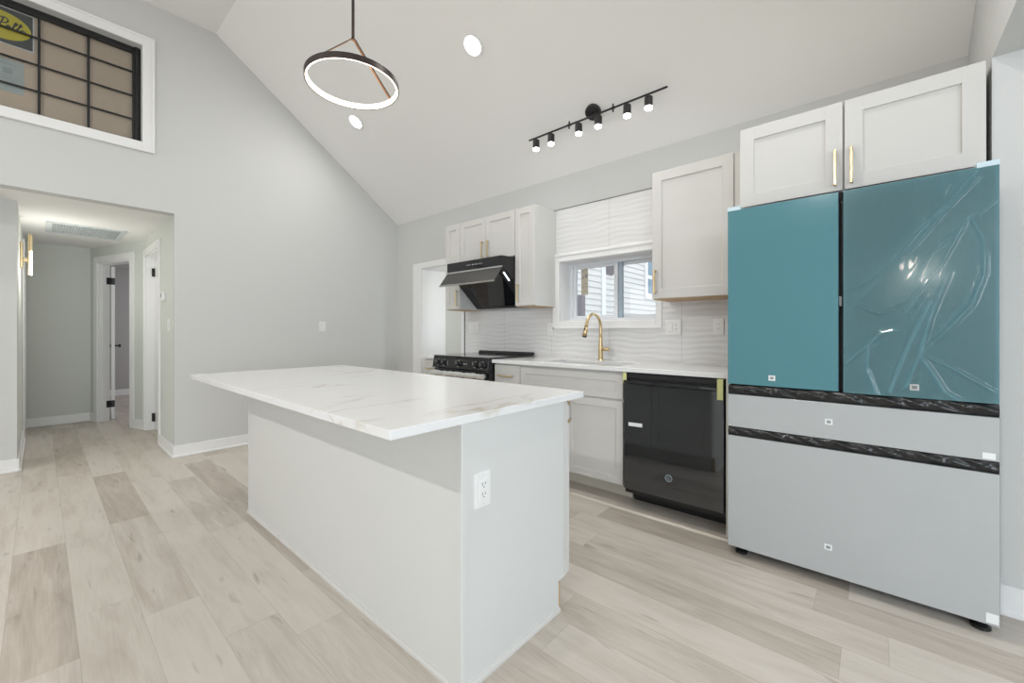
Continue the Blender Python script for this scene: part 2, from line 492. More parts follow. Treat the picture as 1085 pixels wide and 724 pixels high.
# hall
HX = -7.85
AX, AY, BX, BY = -7.85, 0.445, -6.66, 0.835
struct('ceiling_hall', box(HX - T, XL - T, YB, 0.96, HZ, HZ + .08), M_ceil)
struct('wall_hall_front', box(-5.575, -5.455, YB, -0.127, 0, HZ), M_wall)
struct('wall_hall_left', box(HX, -5.575, -0.247, -0.127, 0, HZ), M_hallgreen)
struct('wall_hall_end', box(HX - T, HX, -0.247, AY + .04, 0, HZ), M_hallgreen)
D2X0, D2X1, D2Z = -6.575, -5.695, 2.085
b = MB()
b.box(BX, D2X0, .835, .955, 0, HZ); b.box(D2X0, D2X1, .835, .955, D2Z, HZ); b.box(D2X1, XL - T, .835, .955, 0, HZ)
struct('wall_hall_right', b, M_hallgreen)
# angled wall with the bedroom door
ad = Vector((BX - AX, BY - AY, 0)); AL = ad.length; ad.normalize(); an = Vector((-ad.y, ad.x, 0))   # an points away from the hall
def ang(u, w, z): p = Vector((AX, AY, 0)) + ad * u + an * w; return (p.x, p.y, z)
def angbox(b, u0, u1, w0, w1, z0, z1):
    b.prism([ang(u0, w0, z0), ang(u1, w0, z0), ang(u1, w1, z0), ang(u0, w1, z0)], (0, 0, z1 - z0)); return b
OU0, OU1 = 0.195, 0.965
b = MB()
angbox(b, 0, OU0, 0, .11, 0, HZ); angbox(b, OU0, OU1, 0, .11, D2Z, HZ); angbox(b, OU1, AL, 0, .11, 0, HZ)
struct('wall_hall_angled', b, M_hallgreen)
# bedroom beyond
b = MB()
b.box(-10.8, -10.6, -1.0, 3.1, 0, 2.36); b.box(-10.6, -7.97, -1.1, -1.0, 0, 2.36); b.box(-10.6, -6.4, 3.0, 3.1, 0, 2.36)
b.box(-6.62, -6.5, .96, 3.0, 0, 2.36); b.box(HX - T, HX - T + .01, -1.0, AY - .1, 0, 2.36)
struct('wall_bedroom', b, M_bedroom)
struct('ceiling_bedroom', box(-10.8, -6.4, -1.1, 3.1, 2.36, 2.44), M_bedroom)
struct('wall_side_room', box(-6.5, -5.1, 1.9, 2.0, 0, 2.36), M_wall)

# baseboards
def bb(name, b): return struct(name, b, M_trim)
def base_y(b, x0, x1, yf, sgn, h=.11):      # board on a wall whose face is y = yf, projecting sgn
    b.box(x0, x1, yf, yf + sgn * .014, 0, h, .003); b.box(x0, x1, yf, yf + sgn * .024, 0, .022, .004)
def base_x(b, y0, y1, xf, sgn, h=.11):
    b.box(xf, xf + sgn * .014, y0, y1, 0, h, .003); b.box(xf, xf + sgn * .024, y0, y1, 0, .022, .004)
b = MB(); base_x(b, .822, YW, XL, 1); bb('baseboard_left', b)
b = MB(); base_y(b, D2X1 + .075, XL + .012, .835, -1); base_y(b, BX, D2X0 - .075, .835, -1); bb('baseboard_hall_right', b)
b = MB(); base_x(b, -.127, AY, HX, 1); bb('baseboard_hall_end', b)
b = MB(); base_y(b, -7.0, -5.443, -.127, 1); bb('baseboard_hall_left', b)
b = MB(); base_x(b, YB, -.115, -5.455, 1); bb('baseboard_hall_front', b)
b = MB(); angbox(b, OU1 + .08, AL, -.014, 0, 0, .11); angbox(b, OU1 + .08, AL, -.024, 0, 0, .022)
angbox(b, 0, OU0 - .08, -.014, 0, 0, .11); bb('baseboard_hall_angled', b)
b = MB(); base_y(b, XR, 5.0, 2.66, -1, .125); bb('baseboard_right', b)
b = MB(); base_y(b, XL + .02, DX0 - .18, YW, -1); bb('baseboard_back', b)
b = MB(); base_x(b, -1.0, 3.0, -10.6, 1); bb('baseboard_bedroom', b)

# door casings
def casing_y(b, x0, x1, z1, yf, sgn, w=.075):
    for (a, c) in ((x0 - w, x0), (x1, x1 + w)):
        b.box(a, c, yf, yf + sgn * .016, 0, z1, .003)
    b.box(x0 - w, x1 + w, yf, yf + sgn * .018, z1, z1 + w, .003)
b = MB()
b.box(DX0 - .175, DX0, YW - .018, YW, 0, DZ + .075, .004)           # wide left board
b.box(DX0, -3.51, YW - .018, YW, DZ, DZ + .075, .004)
b.box(DX0, DX0 + .006, YW, YW + .22, 0, DZ)                          # jamb lining
b.box(DX0, DX1, YW, YW + .22, DZ - .006, DZ)
b.box(DX1, -3.57, YW - .018, YW + .22, 0, DZ, .003)
struct('trim_1', b, M_trim)
b = MB(); casing_y(b, D2X0, D2X1, D2Z, .835, -1)
b.box(D2X0, D2X0 + .018, .835, .955, 0, D2Z); b.box(D2X1 - .018, D2X1, .835, .955, 0, D2Z); b.box(D2X0, D2X1, .835, .955, D2Z - .018, D2Z)
struct('trim_2', b, M_trim)
b = MB()
angbox(b, OU0 - .075, OU0, -.018, 0, 0, D2Z + .08); angbox(b, OU1, OU1 + .075, -.018, 0, 0, D2Z + .08); angbox(b, OU0, OU1, -.018, 0, D2Z, D2Z + .08)
angbox(b, OU0, OU0 + .018, 0, .11, 0, D2Z); angbox(b, OU1 - .018, OU1, 0, .11, 0, D2Z); angbox(b, OU0 + .018, OU1 - .018, 0, .11, D2Z - .018, D2Z)
angbox(b, OU0 + .018, OU0 + .03, .03, .07, 0, D2Z - .018)
struct('trim_3', b, M_trim)
b = MB(); b.box(-7.80, -7.73, -.127, -.109, 0, 2.12, .003); b.box(-7.08, -7.0, -.127, -.109, 0, 2.12, .003); b.box(-7.80, -7.0, -.127, -.108, 2.12, 2.2, .003)
struct('trim_4', b, M_trim)
d = box(-7.73, -7.08, -.127, -.118, 0.008, 2.12).build('door_3', M_trim); d['kind'] = 'structure'

# door_1: bedroom door swung far back, seen on its hinge edge
hp = ang(OU0 + .024, .122, 0)
dd = Vector((-math.cos(math.radians(4.6)), math.sin(math.radians(4.6)), 0)); dn = Vector((-dd.y, dd.x, 0))
def dpt(u, w, z): p = Vector(hp) + dd * u + dn * w; return (p.x, p.y, z)
b = MB(); b.prism([dpt(0, 0, .012), dpt(.74, 0, .012), dpt(.74, -.036, .012), dpt(0, -.036, .012)], (0, 0, 2.045))
door1 = b.build('door_1', M_trim); door1['kind'] = 'structure'
for zz in (.22, 1.86):
    b = MB(); b.cyl(ang(OU0 + .03, .118, zz - .045), ang(OU0 + .03, .118, zz + .045), .008)
    angbox(b, OU0 + .0185, OU0 + .022, .045, .118, zz - .045, zz + .045)
    b.prism([dpt(-.003, .004, zz - .045), dpt(-.003, -.036, zz - .045), dpt(0, -.036, zz - .045), dpt(0, .004, zz - .045)], (0, 0, .09))
    b.build('hinge', M_blackmatte, door1, 'matte black door hinge')
b = MB()
for w0, s in ((0, 1), (-.036, -1)):
    b.cyl(dpt(.68, w0, .98), dpt(.68, w0 + s * .045, .98), .011); b.lathe([(0, 0), (.02, .002), (.027, .014), (.02, .026), (0, .03)], dpt(.68, w0 + s * .04, .98), dn * s)
    b.cyl(dpt(.68, w0, .98), dpt(.68, w0 + s * .008, .98), .03)
b.build('door_knob', M_blackmatte, door1, 'round matte black knob')
# door_2: closed slab deep in the jamb on the right of the hall
door2 = box(D2X0 + .02, D2X1 - .02, .92, .955, .01, D2Z - .02, .002).build('door_2', M_trim); door2['kind'] = 'structure'
for zz in (.15, 1.90):
    b = MB(); b.box(D2X0 + .0185, D2X0 + .024, .890, .916, zz - .05, zz + .05); b.cyl((D2X0 + .024, .912, zz - .05), (D2X0 + .024, .912, zz + .05), .008)
    b.build('hinge', M_blackmatte, door2, 'matte black door hinge')

# ------------------------------------------------------------------ window_1 : high gable window
win1 = bpy.data.objects.new('window_1', None); COL.objects.link(win1); win1['kind'] = 'structure'; win1.location = (XL, 0, WZ0); ORG['window_1'] = Vector((XL, 0, WZ0))
b = MB(); w = .085
for (y0, y1, z0, z1) in ((WY0 - w, WY0, WZ0 - w, WZ1 + w), (WY1, WY1 + w, WZ0 - w, WZ1 + w), (WY0, WY1, WZ1, WZ1 + w), (WY0, WY1, WZ0 - w, WZ0)):
    b.box(XL, XL + .016, y0, y1, z0, z1, .003)
for (y0, y1, z0, z1) in ((WY0 - w, WY0 - w + .02, WZ0 - w, WZ1 + w), (WY1 + w - .02, WY1 + w, WZ0 - w, WZ1 + w), (WY0 - w + .02, WY1 + w - .02, WZ1 + w - .02, WZ1 + w), (WY0 - w + .02, WY1 + w - .02, WZ0 - w, WZ0 - w + .02)):
    b.box(XL + .016, XL + .026, y0, y1, z0, z1, .003)
b.build('casing', M_trim, win1, 'white casing')
b = MB()
for (y0, y1, z0, z1) in ((WY0, WY0 + .055, WZ0, WZ1), (WY1 - .055, WY1, WZ0, WZ1), (WY0 + .055, WY1 - .055, WZ1 - .05, WZ1), (WY0 + .055, WY1 - .055, WZ0, WZ0 + .035)):
    b.box(-5.06, -5.02, y0, y1, z0, z1, .004)
b.box(-5.02, -5.005, WY1 - .04, WY1 - .015, WZ0, WZ1, .003)
b.build('frame', M_windowblack, win1, 'black frame')
b = MB()
for k in range(1, 5):
    y = WY1 - .055 - k * .277
    if y > WY0 + .06: b.box(-5.046, -5.03, y - .008, y + .008, WZ0 + .03, WZ1 - .045)
for z in (3.532, 3.316, 3.106): b.box(-5.045, -5.031, WY0 + .05, WY1 - .05, z - .0055, z + .0055)
b.build('muntin_grid', M_windowblack, win1, 'thin black muntin bars')
box(-5.050, -5.047, WY0 + .05, WY1 - .05, WZ0 + .03, WZ1 - .04).build('pane', M_glass, win1)
box(-5.10, -5.066, WY0, WY1, WZ0, WZ1).build('backing_sheet', M_brown, win1, 'brown sheet covering the pane from behind')
stk = box(-5.0655, -5.063, -.40, -.030, 3.415, 3.70).build('sticker', M_sticker, win1, 'charcoal sticker with a yellow oval and black script')
box(-5.063, -5.0622, -.393, -.037, 3.422, 3.693).build('sticker_ground', M_charcoal, stk)
b = MB(); b.prism([(-5.0622, -.205 + .160 * math.cos(2 * PI * k / 48), 3.557 + .108 * math.sin(2 * PI * k / 48)) for k in range(48)], (.0007, 0, 0)); b.build('oval', M_yellow, stk)
# the script word across the oval, written as strokes (u right, v up)
def arc(cx, cy, rx, ry, a0, a1, n=12): return [(cx + rx * math.cos(math.radians(a0 + (a1 - a0) * i / n)), cy + ry * math.sin(math.radians(a0 + (a1 - a0) * i / n))) for i in range(n + 1)]
strokes = [
    [(.10, -.05), (.16, .5), (.20, .95)],                                             # P stem
    [(.0, .75)] + arc(.20, .72, .20, .26, 160, -110, 16),                             # P bowl
    [(.36, .12), (.50, .22)] + arc(.47, .22, .07, .13, 0, 300, 14) + [(.60, .12)],    # e
    [(.60, .12), (.74, .6)] + arc(.73, .66, .045, .14, -20, 190, 8) + [(.67, .25), (.70, .06), (.80, .14)],   # l
    [(.80, .14), (.94, .6)] + arc(.93, .66, .045, .14, -20, 190, 8) + [(.87, .25), (.90, .06), (1.0, .14)],   # l
    arc(1.08, .17, .09, .13, 60, 330, 14) + [(1.17, .30), (1.16, .10), (1.30, .16)],   # a
]
b = MB()
for s_ in strokes:
    pts = [(-5.0613, -.222 + .122 * (u + .12 * v), 3.535 + .085 * v) for u, v in s_]
    b.tube(pts, .0046, n=6)
b.build('script', M_charcoal, stk)
pap = box(-5.0655, -5.063, -.235, -.082, 3.05, 3.303).build('paper_notice', M_paper, win1, 'pale printed paper stuck on the pane')
b = MB()
for (y0, y1, z0, z1) in ((-.21, -.12, 3.262, 3.27), (-.19, -.14, 3.19, 3.235), (-.2, -.11, 3.165, 3.17), (-.205, -.12, 3.145, 3.15)): b.box(-5.063, -5.0625, y0, y1, z0, z1)
b.build('print', mat('faded_print', (.36, .44, .45), .6), pap)

# ------------------------------------------------------------------ window_2 : kitchen slider
win2 = bpy.data.objects.new('window_2', None); COL.objects.link(win2); win2['kind'] = 'structure'; win2.location = (-1.775, YW, KZ0); ORG['window_2'] = Vector((-1.775, YW, KZ0))
b = MB(); w = .07
b.box(KX0 - w, KX0, YW - .020, YW, KZ0 - w, KZ1 + w, .004); b.box(KX1, KX1 + .05, YW - .020, YW, KZ0 - w, KZ1 + w, .004)
b.box(KX0, KX1, YW - .020, YW, KZ0 - w, KZ0, .004); b.box(KX0, KX1, YW - .020, YW, KZ1, KZ1 + w, .004)
b.box(KX0 - w - .006, KX1 + .05, YW - .030, YW, KZ1 + w - .02, KZ1 + w + .006, .004)
b.box(KX0 - w, KX0 - w + .018, YW - .026, YW - .02, KZ0 - w, KZ1 + w - .02, .002); b.box(KX0 - w, KX1 + .05, YW - .026, YW - .02, KZ0 - w, KZ0 - w + .018, .002)
b.build('casing', M_trim, win2)
b = MB()                                                       # deep white lining
b.box(KX0 - .001, KX0 + .004, YW, YW + .2, KZ0, KZ1); b.box(KX1 - .004, KX1 + .001, YW, YW + .2, KZ0, KZ1)
b.box(KX0, KX1, YW, YW + .2, KZ0 - .001, KZ0 + .004); b.box(KX0, KX1, YW, YW + .2, KZ1 - .004, KZ1 + .001)
b.build('lining', M_trim, win2)
b = MB(); y0, y1 = YW + .165, YW + .235
b.box(KX0, KX0 + .035, y0, y1, KZ0, KZ1); b.box(KX1 - .035, KX1, y0, y1, KZ0, KZ1); b.box(KX0 + .035, KX1 - .035, y0, y1, KZ0, KZ0 + .03); b.box(KX0 + .035, KX1 - .035, y0, y1, KZ1 - .03, KZ1)
b.build('frame', M_vinyl, win2)
def sash(name, x0, x1, ya, yb, w=.036, mt=M_vinyl):
    b = MB()
    b.box(x0, x0 + w, ya, yb, KZ0 + .03, KZ1 - .03, .003); b.box(x1 - w, x1, ya, yb, KZ0 + .03, KZ1 - .03, .003)
    b.box(x0 + w, x1 - w, ya, yb, KZ0 + .03, KZ0 + .055, .003); b.box(x0 + w, x1 - w, ya, yb, KZ1 - .055, KZ1 - .03, .003)
    s = b.build(name, mt, win2)
    box(x0 + w, x1 - w, (ya + yb) / 2 - .002, (ya + yb) / 2 + .002, KZ0 + .055, KZ1 - .055).build('pane', M_glass, s)
    return s
s1 = sash('sash', KX0 + .035, -1.735, YW + .175, YW + .2)
sash('sash', -1.735, KX1 - .035, YW + .205, YW + .23)
box(-1.73, -1.69, YW + .178, YW + .204, KZ0 + .03, KZ1 - .03, .003).build('slide_track', M_track, win2, 'blue grey jamb track')
box(-1.742, -1.732, YW + .166, YW + .176, 1.53, 1.58, .002).build('latch', M_vinyl, s1)
lab = box(-2.118, -2.045, YW + .182, YW + .184, 1.535, 1.785).build('paper_label', M_tan, s1, 'tan printed label stuck on the pane')
b = MB()
for (x, z, w_, h_) in ((-2.108, 1.755, .016, .014), (-2.108, 1.69, .018, .024), (-2.075, 1.695, .02, .03), (-2.108, 1.6, .014, .014), (-2.08, 1.72, .03, .005), (-2.08, 1.64, .028, .006), (-2.08, 1.61, .028, .005), (-2.08, 1.57, .03, .005), (-2.08, 1.77, .03, .005)):
    b.box(x, x + w_, YW + .1808, YW + .182, z, z + h_)
b.build('print', M_stickgrey, lab)

# outside the kitchen window
struct('ground_outside', box(-14, 8, 3.75, 22, -.45, -.4), M_ground)
nb = thing('neighbour_house', 'white clapboard house seen through the kitchen window', 'house', (-4.6, 10, -.4))
b = MB(); pitch = .127
for k in range(44):
    z = -.4 + k * pitch
    b.prism([(-4.62, 6.0, z), (-4.478, 6.0, z), (-4.5, 6.0, z + pitch), (-4.62, 6.0, z + pitch)], (0, 9, 0))
b.build('siding_wall', M_siding, nb)
box(-4.52, -4.455, 8.08, 8.24, -.4, 5.2).build('corner_board', M_trim, nb)
b = MB(); b.box(-4.5, -4.45, 10.35, 11.3, 2.05, 3.2); nw = b.build('window', M_trim, nb)
b = MB(); b.box(-4.452, -4.44, 10.5, 11.2, 2.68, 3.08); b.box(-4.452, -4.44, 10.5, 11.2, 2.2, 2.58); b.build('pane', M_extglass, nw)
b = MB(); b.prism([(-4.5, 8.3, 2.72), (-4.3, 8.3, 2.72), (-4.3, 8.3, 2.66), (-4.5, 8.3, 2.45)], (0, .3, 0)); b.build('lamp_bracket', M_post, nb, 'small dark bracket on the siding')
po = box(-3.55, -3.42, 5.55, 5.67, -.4, 1.765, .01); tag(po.build('fence_post', M_post, origin=(-3.485, 5.61, -.4)), 'mauve grey post outside at the left edge of the kitchen window', 'post')
# fix post mesh origin already handled by build(origin)

# ------------------------------------------------------------------ backsplash tile with wave relief
TX0, TX1, TZ0, TZ1 = -3.559, -0.60, 0.935, 2.335
def wave(x, z):
    return .0013 * math.sin(2 * PI * z / .044 + 1.1 * math.sin(2 * PI * x / .40 + 1.7 * math.sin(z * 9)) + .9 * math.sin(2 * PI * x / .83 + z * 5))
b = MB()
b.grid(110, 200, lambda u, v: (TX0 + (TX1 - TX0) * u, YW - .0095 - wave(TX0 + (TX1 - TX0) * u, TZ0 + (TZ1 - TZ0) * v), TZ0 + (TZ1 - TZ0) * v),
       skip=lambda u, v: (KX0 - .05 < TX0 + (TX1 - TX0) * u < KX1 + .03 and KZ0 - .05 < TZ0 + (TZ1 - TZ0) * v < KZ1 + .06))
bs = b.build('backsplash', M_tile); bs['kind'] = 'structure'
b = MB(); b.box(TX0, TX1, YW - .014, YW, TZ1, TZ1 + .004); b.box(TX0 - .004, TX0, YW - .016, YW, TZ0, TZ1 + .004)
o = b.build('trim_5', M_blackmatte); o['kind'] = 'structure'

# ------------------------------------------------------------------ cabinet helpers
def shaker(x0, x1, z0, z1, yf, sgn=-1, fw=.058, rec=.009, th=.02):
    """door or drawer front whose face is y = yf and looks towards sgn*Y"""
    y1 = yf - sgn * th
    b = MB(); bv = .0015
    b.box(x0, x0 + fw, yf, y1, z0, z1, bv); b.box(x1 - fw, x1, yf, y1, z0, z1, bv)
    b.box(x0 + fw - .002, x1 - fw + .002, yf, y1, z0, z0 + fw, bv); b.box(x0 + fw - .002, x1 - fw + .002, yf, y1, z1 - fw, z1, bv)
    b.box(x0 + fw - .004, x1 - fw + .004, yf - sgn * rec, y1, z0 + fw - .004, z1 - fw + .004)
    return b
def slab(x0, x1, z0, z1, yf, sgn=-1, th=.02):
    return box(x0, x1, yf, yf - sgn * th, z0, z1, .002)
def handle_v(parent, x, z0, z1, yf, sgn=-1):
    b = MB(); so = .028
    b.box(x - .006, x + .006, yf + sgn * (so - .005), yf + sgn * (so + .006), z0, z1, .0015)
    for z in (z0 + .007, z1 - .007): b.box(x - .005, x + .005, yf - sgn * .001, yf + sgn * so, z - .005, z + .005)
    return b.build('handle', M_gold, parent, 'brushed gold bar handle')
def handle_h(parent, x0, x1, z, yf, sgn=-1):
    b = MB(); so = .028
    b.box(x0, x1, yf + sgn * (so - .005), yf + sgn * (so + .006), z - .006, z + .006, .0015)
    for x in (x0 + .007, x1 - .007): b.box(x - .005, x + .005, yf - sgn * .001, yf + sgn * so, z - .005, z + .005)
    return b.build('handle', M_gold, parent, 'brushed gold bar handle')
def carcass(parent, x0, x1, y0, y1, z0, z1, m=M_cab):
    return box(x0, x1, y0, y1, z0, z1, .001).build('body', m, parent)
YU = 2.91          # face of the upper doors
YK = YW - .013     # cabinets stop at the tile face

# upper cabinets
GU = 'white upper kitchen cabinets'
c = thing('upper_cabinet', 'narrow white wall cabinet left of the black range hood', 'cabinet', (-3.392, YK, 1.42), GU)
carcass(c, -3.507, -3.277, YU + .02, YK, 1.42, 2.325)
box(-3.507, -3.277, YU + .021, YK, 1.416, 1.42).build('underside', M_raw, c, 'unpainted wood underside')
d = shaker(-3.505, -3.279, 1.424, 2.322, YU).build('door', M_cab, c); handle_v(d, -3.312, 1.455, 1.62, YU)
c = thing('upper_cabinet', 'white two-door wall cabinet directly above the black range hood', 'cabinet', (-2.894, YK, 1.89), GU)
carcass(c, -3.275, -2.513, YU + .02, YK, 1.89, 2.325)
d = shaker(-3.273, -2.8965, 1.893, 2.322, YU).build('door', M_cab, c); handle_v(d, -2.930, 1.918, 2.078, YU)
d = shaker(-2.8935, -2.515, 1.893, 2.322, YU).build('door', M_cab, c); handle_v(d, -2.850, 1.918, 2.078, YU)
c = thing('upper_cabinet', 'tall narrow white wall cabinet between range hood and kitchen window', 'cabinet', (-2.396, YK, 1.42), GU)
carcass(c, -2.511, -2.28, YU + .02, YK, 1.42, 2.325)
box(-2.511, -2.28, YU + .021, YK, 1.416, 1.42).build('underside', M_raw, c, 'unpainted wood underside')
d = shaker(-2.509, -2.282, 1.424, 2.322, YU).build('door', M_cab, c); handle_v(d, -2.465, 1.455, 1.62, YU)
c = thing('upper_cabinet', 'single-door white wall cabinet between kitchen window and teal refrigerator', 'cabinet', (-.93, YK, 1.42), GU)
carcass(c, -1.206, -.60, YU + .02, YK, 1.42, 2.325)
box(-1.204, -.60, YU + .021, YK, 1.414, 1.42).build('underside', M_raw, c, 'unpainted wood underside')
d = shaker(-1.204, -.672, 1.420, 2.325, YU, fw=.068).build('door', M_cab, c); handle_v(d, -1.177, 1.455, 1.622, YU - .0)
box(-.668, -.60, YU + .008, YU + .02, 1.42, 2.325, .001).build('filler_strip', M_cab, c)
# cabinet over the fridge
YF = 2.645
c = thing('upper_cabinet', 'deep white two-door cabinet over the teal refrigerator', 'cabinet', (-.11, YW, 1.89), GU)
box(-.578, .362, YF + .022, YW, 1.89, 2.33, .001).build('body', M_cab, c)
d = shaker(-.578, -.118, 1.892, 2.335, YF, fw=.07).build('door', M_cab, c); handle_v(d, -.147, 1.915, 2.09, YF)
d = shaker(-.110, .358, 1.892, 2.335, YF, fw=.07).build('door', M_cab, c); handle_v(d, -.083, 1.915, 2.09, YF)

# base cabinets
CT, CB = .94, .911        # counter top and underside
YC = 2.63                 # base door faces
GB = 'white base kitchen cabinets'
def base_body(c, x0, x1):
    b = MB(); b.box(x0, x1, YC + .02, YK, .118, CB - .001); b.build('body', M_cab, c)
    box(x0, x1, 2.78, 2.80, 0, .118).build('toe_kick', M_toe, c, 'beige recessed toe kick')
c = thing('base_cabinet', 'narrow white base cabinet left of the range', 'cabinet', (-3.392, 2.95, 0), GB)
base_body(c, -3.507, -3.285)
d = slab(-3.505, -3.288, .72, .895, YC).build('drawer', M_cab, c); handle_h(d, -3.45, -3.34, .81, YC)
d = shaker(-3.505, -3.288, .124, .714, YC, fw=.05).build('door', M_cab, c); handle_v(d, -3.32, .53, .69, YC)
c = thing('base_cabinet', 'narrow white base cabinet between the range and the sink cabinet', 'cabinet', (-2.36, 2.95, 0), GB)
base_body(c, -2.508, -2.215)
d = slab(-2.505, -2.218, .72, .897, YC).build('drawer', M_cab, c); handle_h(d, -2.443, -2.29, .806, YC)
d = shaker(-2.505, -2.218, .124, .714, YC).build('door', M_cab, c); handle_v(d, -2.25, .53, .69, YC)
c = thing('base_cabinet', 'wide white sink cabinet under the gold faucet', 'cabinet', (-1.75, 2.95, 0), GB)
b = MB(); x0, x1 = -2.213, -1.292
b.box(x0, x0 + .018, YC + .02, YK, .118, CB - .001); b.box(x1 - .018, x1, YC + .02, YK, .118, CB - .001); b.box(x0 + .018, x1 - .018, YC + .02, YK, .118, .136)
b.box(x0 + .018, x1 - .018, YC + .02, YC + .04, .136, CB - .001); b.build('body', M_cab, c)
box(x0, x1, 2.78, 2.80, 0, .118).build('toe_kick', M_toe, c, 'beige recessed toe kick')
shaker(x0 + .002, x1 - .002, .716, .888, YC, fw=.05).build('false_front', M_cab, c)
d = shaker(x0 + .002, -1.7545, .13, .700, YC, fw=.05).build('door', M_cab, c); handle_v(d, -1.785, .52, .68, YC)
d = shaker(-1.7515, x1 - .002, .13, .700, YC, fw=.05).build('door', M_cab, c); handle_v(d, -1.72, .52, .68, YC)
b = box(-.640, -.615, 2.60, YK, 0, CB - .001, .001); tag(b.build('end_panel', M_cab, origin=(-.628, 2.9, 0)), 'tall white side panel between dishwasher and refrigerator', 'panel', None)

# countertops
SX0, SX1, SY0, SY1 = -2.06, -1.36, 2.72, 3.07
b = MB()
b.box(-2.513, SX0, 2.60, YK, CB, CT, .002); b.box(SX1, -.615, 2.60, YK, CB, CT, .002); b.box(SX0, SX1, 2.60, SY0, CB, CT, .002); b.box(SX0, SX1, SY1, YK, CB, CT, .002)
tag(b.build('countertop', M_quartz2, origin=(-1.56, 2.92, CB)), 'white quartz counter with sink along the kitchen wall', 'countertop')
b = box(-3.555, -3.283, 2.60, YK, CB, CT, .002)
tag(b.build('countertop', M_quartz2, origin=(-3.42, 2.92, CB)), 'short piece of white counter left of the range', 'countertop')
# sink
s = thing('sink', 'grey undermount sink set in the white counter', 'sink', ((SX0 + SX1) / 2, (SY0 + SY1) / 2, .70))
b = MB(); g = .012
b.box(SX0 - g, SX0, SY0 - g, SY1 + g, .71, CB); b.box(SX1, SX1 + g, SY0 - g, SY1 + g, .71, CB); b.box(SX0, SX1, SY0 - g, SY0, .71, CB); b.box(SX0, SX1, SY1, SY1 + g, .71, CB); b.box(SX0 - g, SX1 + g, SY0 - g, SY1 + g, .70, .71)
b.build('basin', M_sinkgrey, s)
b = MB(); b.lathe([(.0, .716), (.03, .716), (.045, .7135), (.045, .7105)], ((SX0 + SX1) / 2, (SY0 + SY1) / 2, 0)); b.build('drain', M_steel, s)
# faucet
FX, FY = -1.75, 3.145
f = thing('faucet', 'brushed gold pull-down faucet with high arc spout behind the sink', 'faucet', (FX, FY, CT))
b = MB(); b.lathe([(0, 0), (.027, 0), (.027, .006), (.022, .014), (.020, .02), (.0205, .10), (.018, .14), (.0145, .2), (0, .2)], (FX, FY, CT)); b.build('body', M_gold, f)
R = .115; zt = CT + .275
pts = [(FX, FY, CT + .18), (FX, FY, CT + .23)] + [(FX, FY - R + R * math.cos(t), zt + R * math.sin(t)) for t in [PI * k / 18 for k in range(0, 17)]]
t_ = PI * 16 / 18
tanv = Vector((0, -math.sin(t_), math.cos(t_)))
end = Vector(pts[-1])
b = MB(); b.tube(pts, [.0135] * 2 + [.0125] * 17, 16); b.build('spout', M_gold, f)
e1 = end + tanv * .03; e2 = end + tanv * .115
b = MB(); b.cyl(end, e1, .0125, .0150); b.cyl(e1, e2, .0150, .0195); hd = b.build('spray_head', M_gold, f)
b = MB(); b.cyl(e2, e2 + tanv * .006, .0175); b.box(FX - .008, FX + .008, e1.y - .028, e1.y - .014, e2.z + .02, e2.z + .065, .003); b.build('nozzle', M_black, hd, 'black nozzle face and button')
b = MB(); b.cyl((FX, FY, CT + .095), (FX + .075, FY, CT + .095), .0165); b.cyl((FX + .075, FY, CT + .095), (FX + .082, FY, CT + .095), .0165, .013); b.box(FX + .05, FX + .062, FY - .05, FY, CT + .099, CT + .107, .003); b.build('handle', M_gold, f)

# ------------------------------------------------------------------ range hood
HX0, HX1 = -3.268, -2.516
h = thing('range_hood', 'black angled range hood with open visor above the range', 'range hood', (-2.892, 3.0, 1.43))
b = MB()
b.prism([(HX0, 2.745, 1.872), (HX0, YK, 1.886), (HX0, YK, 1.43), (HX0, 3.15, 1.43), (HX0, 2.80, 1.745), (HX0, 2.745, 1.775)], (HX1 - HX0, 0, 0), .002)
b.build('body', M_black, h)
cp = box(HX0, HX1, 2.73, 2.746, 1.778, 1.872, .002).build('control_panel', M_blackgloss, h)
b = MB()
for k, x in enumerate((-2.98, -2.955, -2.93, -2.90, -2.86, -2.845, -2.83, -2.80, -2.775)): b.box(x, x + (.012 if k != 3 else .028), 2.7294, 2.7302, 1.822, 1.832 if k % 2 else 1.829)
b.build('icons', M_icon, cp)
b = MB(); b.prism([(HX0, 2.735, 1.772), (HX0, 2.742, 1.766), (HX0, 2.637, 1.632), (HX0, 2.630, 1.638)], (HX1 - HX0, 0, 0)); vis = b.build('visor', M_hoodflap, h, 'smoked glass visor tilted open')
b = MB(); b.box(HX0, HX1, 2.726, 2.744, 1.764, 1.780, .002)
b.prism([(HX0, 2.634, 1.646), (HX0, 2.624, 1.640), (HX0, 2.632, 1.628), (HX0, 2.642, 1.634)], (HX1 - HX0, 0, 0)); b.build('chrome_edge', M_steel, vis, 'silver edge strip')
def slant(t, off=0): # point on the slanted lower face
    y = 2.80 + (3.15 - 2.80) * t; z = 1.745 + (1.43 - 1.745) * t
    n = Vector((0, -.315, -.35)).normalized()
    return (y + n.y * off, z + n.z * off)
def slantbox(x0, x1, t0, t1, o0, o1):
    P = [slant(t0, o0), slant(t1, o0), slant(t1, o1), slant(t0, o1)]
    return MB().prism([(x0, p[0], p[1]) for p in P], (x1 - x0, 0, 0))
slantbox(-3.14, -2.62, .06, .93, -.001, .005).build('glass_panel', M_blackgloss, h, 'black glass suction panel')
slantbox(-2.57, -2.56, .04, .26, 0, .004).build('light_strip', M_ledcool, h, 'bluish white light strip')

